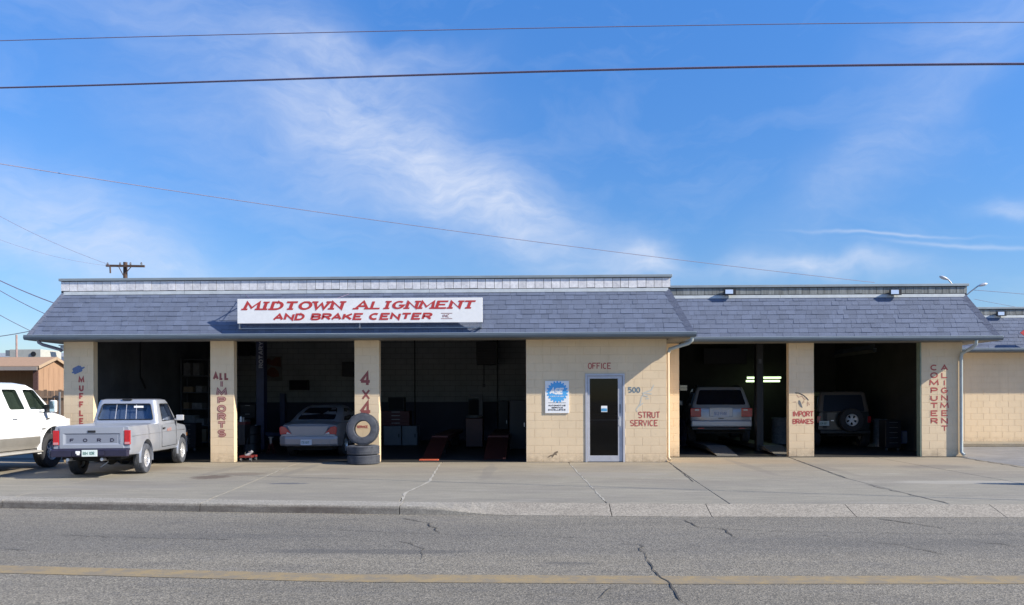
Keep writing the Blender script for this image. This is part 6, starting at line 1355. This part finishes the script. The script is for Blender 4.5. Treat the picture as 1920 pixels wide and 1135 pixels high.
# utility pole
X, Z = onY(235, 492, 50); up = place('wooden utility pole with crossarm rising behind the garage roof', 'utility_pole', 'pole', (X, 50, 0))
m = MB(); m.tube([(X, 50, 0), (X, 50, Z)], [.19, .13], 10); m.build('pole', M['polewood'], up, smooth=40)
xa, za = onY(199, 498.5, 49.8); xb, zb = onY(271, 499.5, 49.8); m = MB(); m.bar((xa, 49.8, za), (xb, 49.8, zb), .12, .13); m.build('crossarm', M['polewood'], up)
m = MB(); m.bar((xa+.8, 49.74, za), (X, 49.74, za-.62), .04, .04); m.bar((xb-.8, 49.74, zb), (X, 49.74, zb-.62), .04, .04); m.build('brace', M['polewood'], up)
for xx in (xa+.1, xa+.9, xb-.2, xb-.9): m = MB(); m.lathe([(.001, 0), (.05, 0), (.065, .06), (.04, .1), (.05, .14), (.001, .16)], (xx, 49.8, za+.05), 'z', 10); m.build('insulator', M['steel'], up)
m = MB(); m.tube([(xa+.28, 49.75, za-.05), (xa+.30, 49.75, za-.48)], .05, 8); m.build('cutout_fuse', M['polewood'], up)
m = MB(); m.tube([(X+.05, 49.8, za-1.0), (X+.45, 49.7, za-1.02)], .04, 6); m.build('pole_bracket', M['steel'], up); ORG[0] = Vector((0, 0, 0))
# twin street lamp behind the annex
X, Zt = onY(1806, 556, 45); sl = place('twin armed street lamp rising behind the right end of the annex', 'street_lamp', 'street lamp', (X, 45, 0))
m = MB(); m.tube([(X, 45, 0), (X, 45, Zt)], [.11, .07], 10); m.build('pole', M['steel'], sl, smooth=40)
for px, py, s_ in ((1778, 524.5, -1), (1834, 536.5, 1)):
    xe, ze = onY(px, py, 45); m = MB(); m.tube([(X, 45, Zt-.1), ((X+xe)/2, 45, (Zt+ze)/2-.02), (xe, 45, ze)], .035, 8); m.build('lamp_arm', M['steel'], sl, smooth=40)
    m = MB(); d = Vector((s_*.93, 0, .25 if s_ > 0 else .36)).normalized(); n_ = Vector((-d.z, 0, d.x))*(1 if s_ > 0 else -1); rings = []; c0 = Vector((xe, 45, ze))
    for a, w in ((-.02, .04), (.08, .10), (.28, .15), (.44, .12), (.52, .03)): rings.append([c0+d*a+n_*w*.6*math.sin(q)+EY*w*math.cos(q) for q in [2*math.pi*k/10 for k in range(10)]])
    m.loft(rings); m.build('lamp_head', mat('pale_lamp_head', (.55, .56, .60), .4, nscale=5, namt=.1), sl, smooth=50)
ORG[0] = Vector((0, 0, 0))

# ------------------------------------------------------------------ left background
# shed with a gabled roof and an open front
SYD = 34.0; SDP = 2.15
xg, _ = onY(72, 700, SYD); _, ze = onY(60, 688, SYD); _, pk = onY(95, 672.5, SYD+SDP/2)
sh = place('brown timber shed with a gabled roof and dark open front left of the garage', 'shed', 'shed', (-24, SYD, 0)); xl = xg-8
m = MB(); m.prism([(xg-.1, SYD, 0), (xg-.1, SYD+SDP, 0), (xg-.1, SYD+SDP, ze), (xg-.1, SYD+SDP/2, pk-.04), (xg-.1, SYD, ze)], (.1, 0, 0)); gw = m.build('gable_wall', M['shed'], sh)
for k in range(5): m = MB(); yy = SYD+.35+k*.38; m.box(xg+.0005, xg+.006, yy-.012, yy+.012, .02, ze-.03+.0*k); m.build('batten', M['trim'] if False else mat('shed_batten', (.27, .165, .10), .9, nscale=5, namt=.2), gw)
m = MB(); m.box(xl, xg-.101, SYD+SDP-.1, SYD+SDP, 0, ze); m.build('back_wall', mat('inner_shed_boards', (.30, .19, .12), .9, nscale=3, namt=.2, stretch=(5, 5, .4)), sh)
m = MB(); m.box(xg-.20, xg+.01, SYD-.06, SYD-.001, 0, ze-.02); m.build('corner_post', M['trim'], sh)
rf = MB(); e = .22
for (ya, za, yb, zb) in ((SYD-e, ze-.04, SYD+SDP/2, pk), (SYD+SDP+e, ze-.04, SYD+SDP/2, pk)):
    rf.add([(xl-.2, ya, za), (xg+.12, ya, za), (xg+.12, yb, zb), (xl-.2, yb, zb), (xl-.2, ya, za+.07), (xg+.12, ya, za+.07), (xg+.12, yb, zb+.07), (xl-.2, yb, zb+.07)], [(0, 3, 2, 1), (4, 5, 6, 7), (0, 1, 5, 4), (1, 2, 6, 5), (2, 3, 7, 6), (3, 0, 4, 7)])
rf.build('roof', M['shedroof'], sh)
for (ya, za, yb, zb) in ((SYD-e, ze-.03, SYD+SDP/2, pk+.01), (SYD+SDP+e, ze-.03, SYD+SDP/2, pk+.01)): m = MB(); m.bar((xg+.15, ya, za), (xg+.15, yb, zb), .04, .13); m.build('barge_board', mat('pale_barge_board', (.36, .26, .17), .8, nscale=5, namt=.1), sh)
m = MB(); m.box(xl-.2, xg+.1, SYD-e-.04, SYD-e-.005, ze-.16, ze+.0); m.build('fascia', mat('grey_fascia', (.34, .29, .25), .8, nscale=5, namt=.1), sh); ORG[0] = Vector((0, 0, 0))
# timber fence, board by board
FY = 31.8; fx1 = XL-.02-4; fx0 = -26; fn = place('weathered board fence running left from the corner of the garage', 'fence', 'fence', (-20, FY, 0)); zt = 1.93
m = MB(); m.box(0, .135, 0, .02, 0, 1); bo = m.build('board', M['wood']); BM = bo.data; bpy.data.objects.remove(bo); x = fx0
while x < fx1-.1: inst('board', BM, fn, (x, FY+rnd.uniform(-.006, .006), .02), (1, 1, zt-.02+rnd.uniform(-.02, .03)), (0, rnd.uniform(-.006, .006), 0)); x += .145
for z in (.4, 1.62): m = MB(); m.box(fx0, fx1, FY-.045, FY-.007, z, z+.085); m.build('rail', M['wood'], fn)
m = MB(); px_ = onY(115, 760, FY)[0]; m.tube([(px_, FY-.1, 0), (px_, FY-.1, 1.86)], .045, 8); m.build('post', M['steel'], fn); ORG[0] = Vector((0, 0, 0))
# far buildings with rooftop equipment
fb = place('low white far building behind the shed with rooftop machinery', 'far_building', 'building', (-34, 60, 0))
_, z1 = onY(60, 657, 60); xb_, _ = onY(160, 660, 60); _, z0 = onY(60, 690, 60)
m = MB(); m.box(-60, xb_, 60, 72, 0, onY(60, 662, 60)[1]); m.build('wall', M['farwhite'], fb); m = MB(); m.box(-60.1, xb_+.1, 59.9, 60, onY(60, 662, 60)[1]-.3, onY(60, 662, 60)[1]); m.build('parapet_band', mat('far_grey_band', (.50, .53, .58), .7), fb)
for k in range(6): m = MB(); x = -46+k*3.2; m.box(x, x+1.6, 59.95, 59.99, 1.2, 2.6); m.build('window', M['carglass'], fb)
ORG[0] = Vector((0, 0, 0))
bx('rooftop_unit', 'long beige air handling box on the low roofline behind the shed', 'air conditioner', 18, 76, 655.5, 673, 56, 2.5, M['hvac'], lambda t, X0, X1, Y, Z0, Z1: (MB().lathe([(.001, -.05), (.18, -.05), (.18, 0), (.001, 0)], (X1-.5, Y-.01, (Z0+Z1)/2), 'y', 20).build('fan_grille', M['black'], t), MB().box(X0-.3, X0-.01, Y, Y+1, Z0+.2, Z1-.05).build('duct', M['steel'], t)))
bx('blue_roof_building', 'small building with a slate blue roof between the shed and the garage corner', 'building', 100, 160, 678, 745, 50, 8, M['farblue'], lambda t, X0, X1, Y, Z0, Z1: MB().box(X0-.2, X1+.2, Y-.2, Y+8.2, Z1+.002, Z1+.15).build('roof', M['farblue'], t))
bx('roof_vent', 'small dark roof vent above the white far building near the garage corner', 'vent', 113, 121, 649, 658, 57, .5, M['steel'], lambda t, X0, X1, Y, Z0, Z1: MB().box(X0-.08, X1+.08, Y-.08, Y+.6, Z1+.002, Z1+.08).build('cap', M['steel'], t))
X, Z = onY(31, 628, 43); m = MB(); m.tube([(X, 43, 0), (X, 43, Z)], .05, 8); tag(m.build('thin_pole', mat('reddish_pole', (.35, .24, .22), .8, nscale=4, namt=.2), loc=(X, 43, 0)), 'thin reddish pole rising behind the rooftop unit at the left edge', 'pole')
# sign board on a post standing beyond the right edge, whose shadow falls on the lot
ps = place('pole sign outside the frame to the right', 'pole_sign', 'sign', (18.6, 11.9, 0)); m = MB(); m.tube([(19.6, 12.0, 0), (19.6, 12.0, 6.3)], .07, 8); m.build('post', M['steel'], ps)
m = MB(); m.box(18.0, 21.0, 11.95, 12.1, 5.55, 6.3); m.build('board', M['signwhite'], ps); ORG[0] = Vector((0, 0, 0))
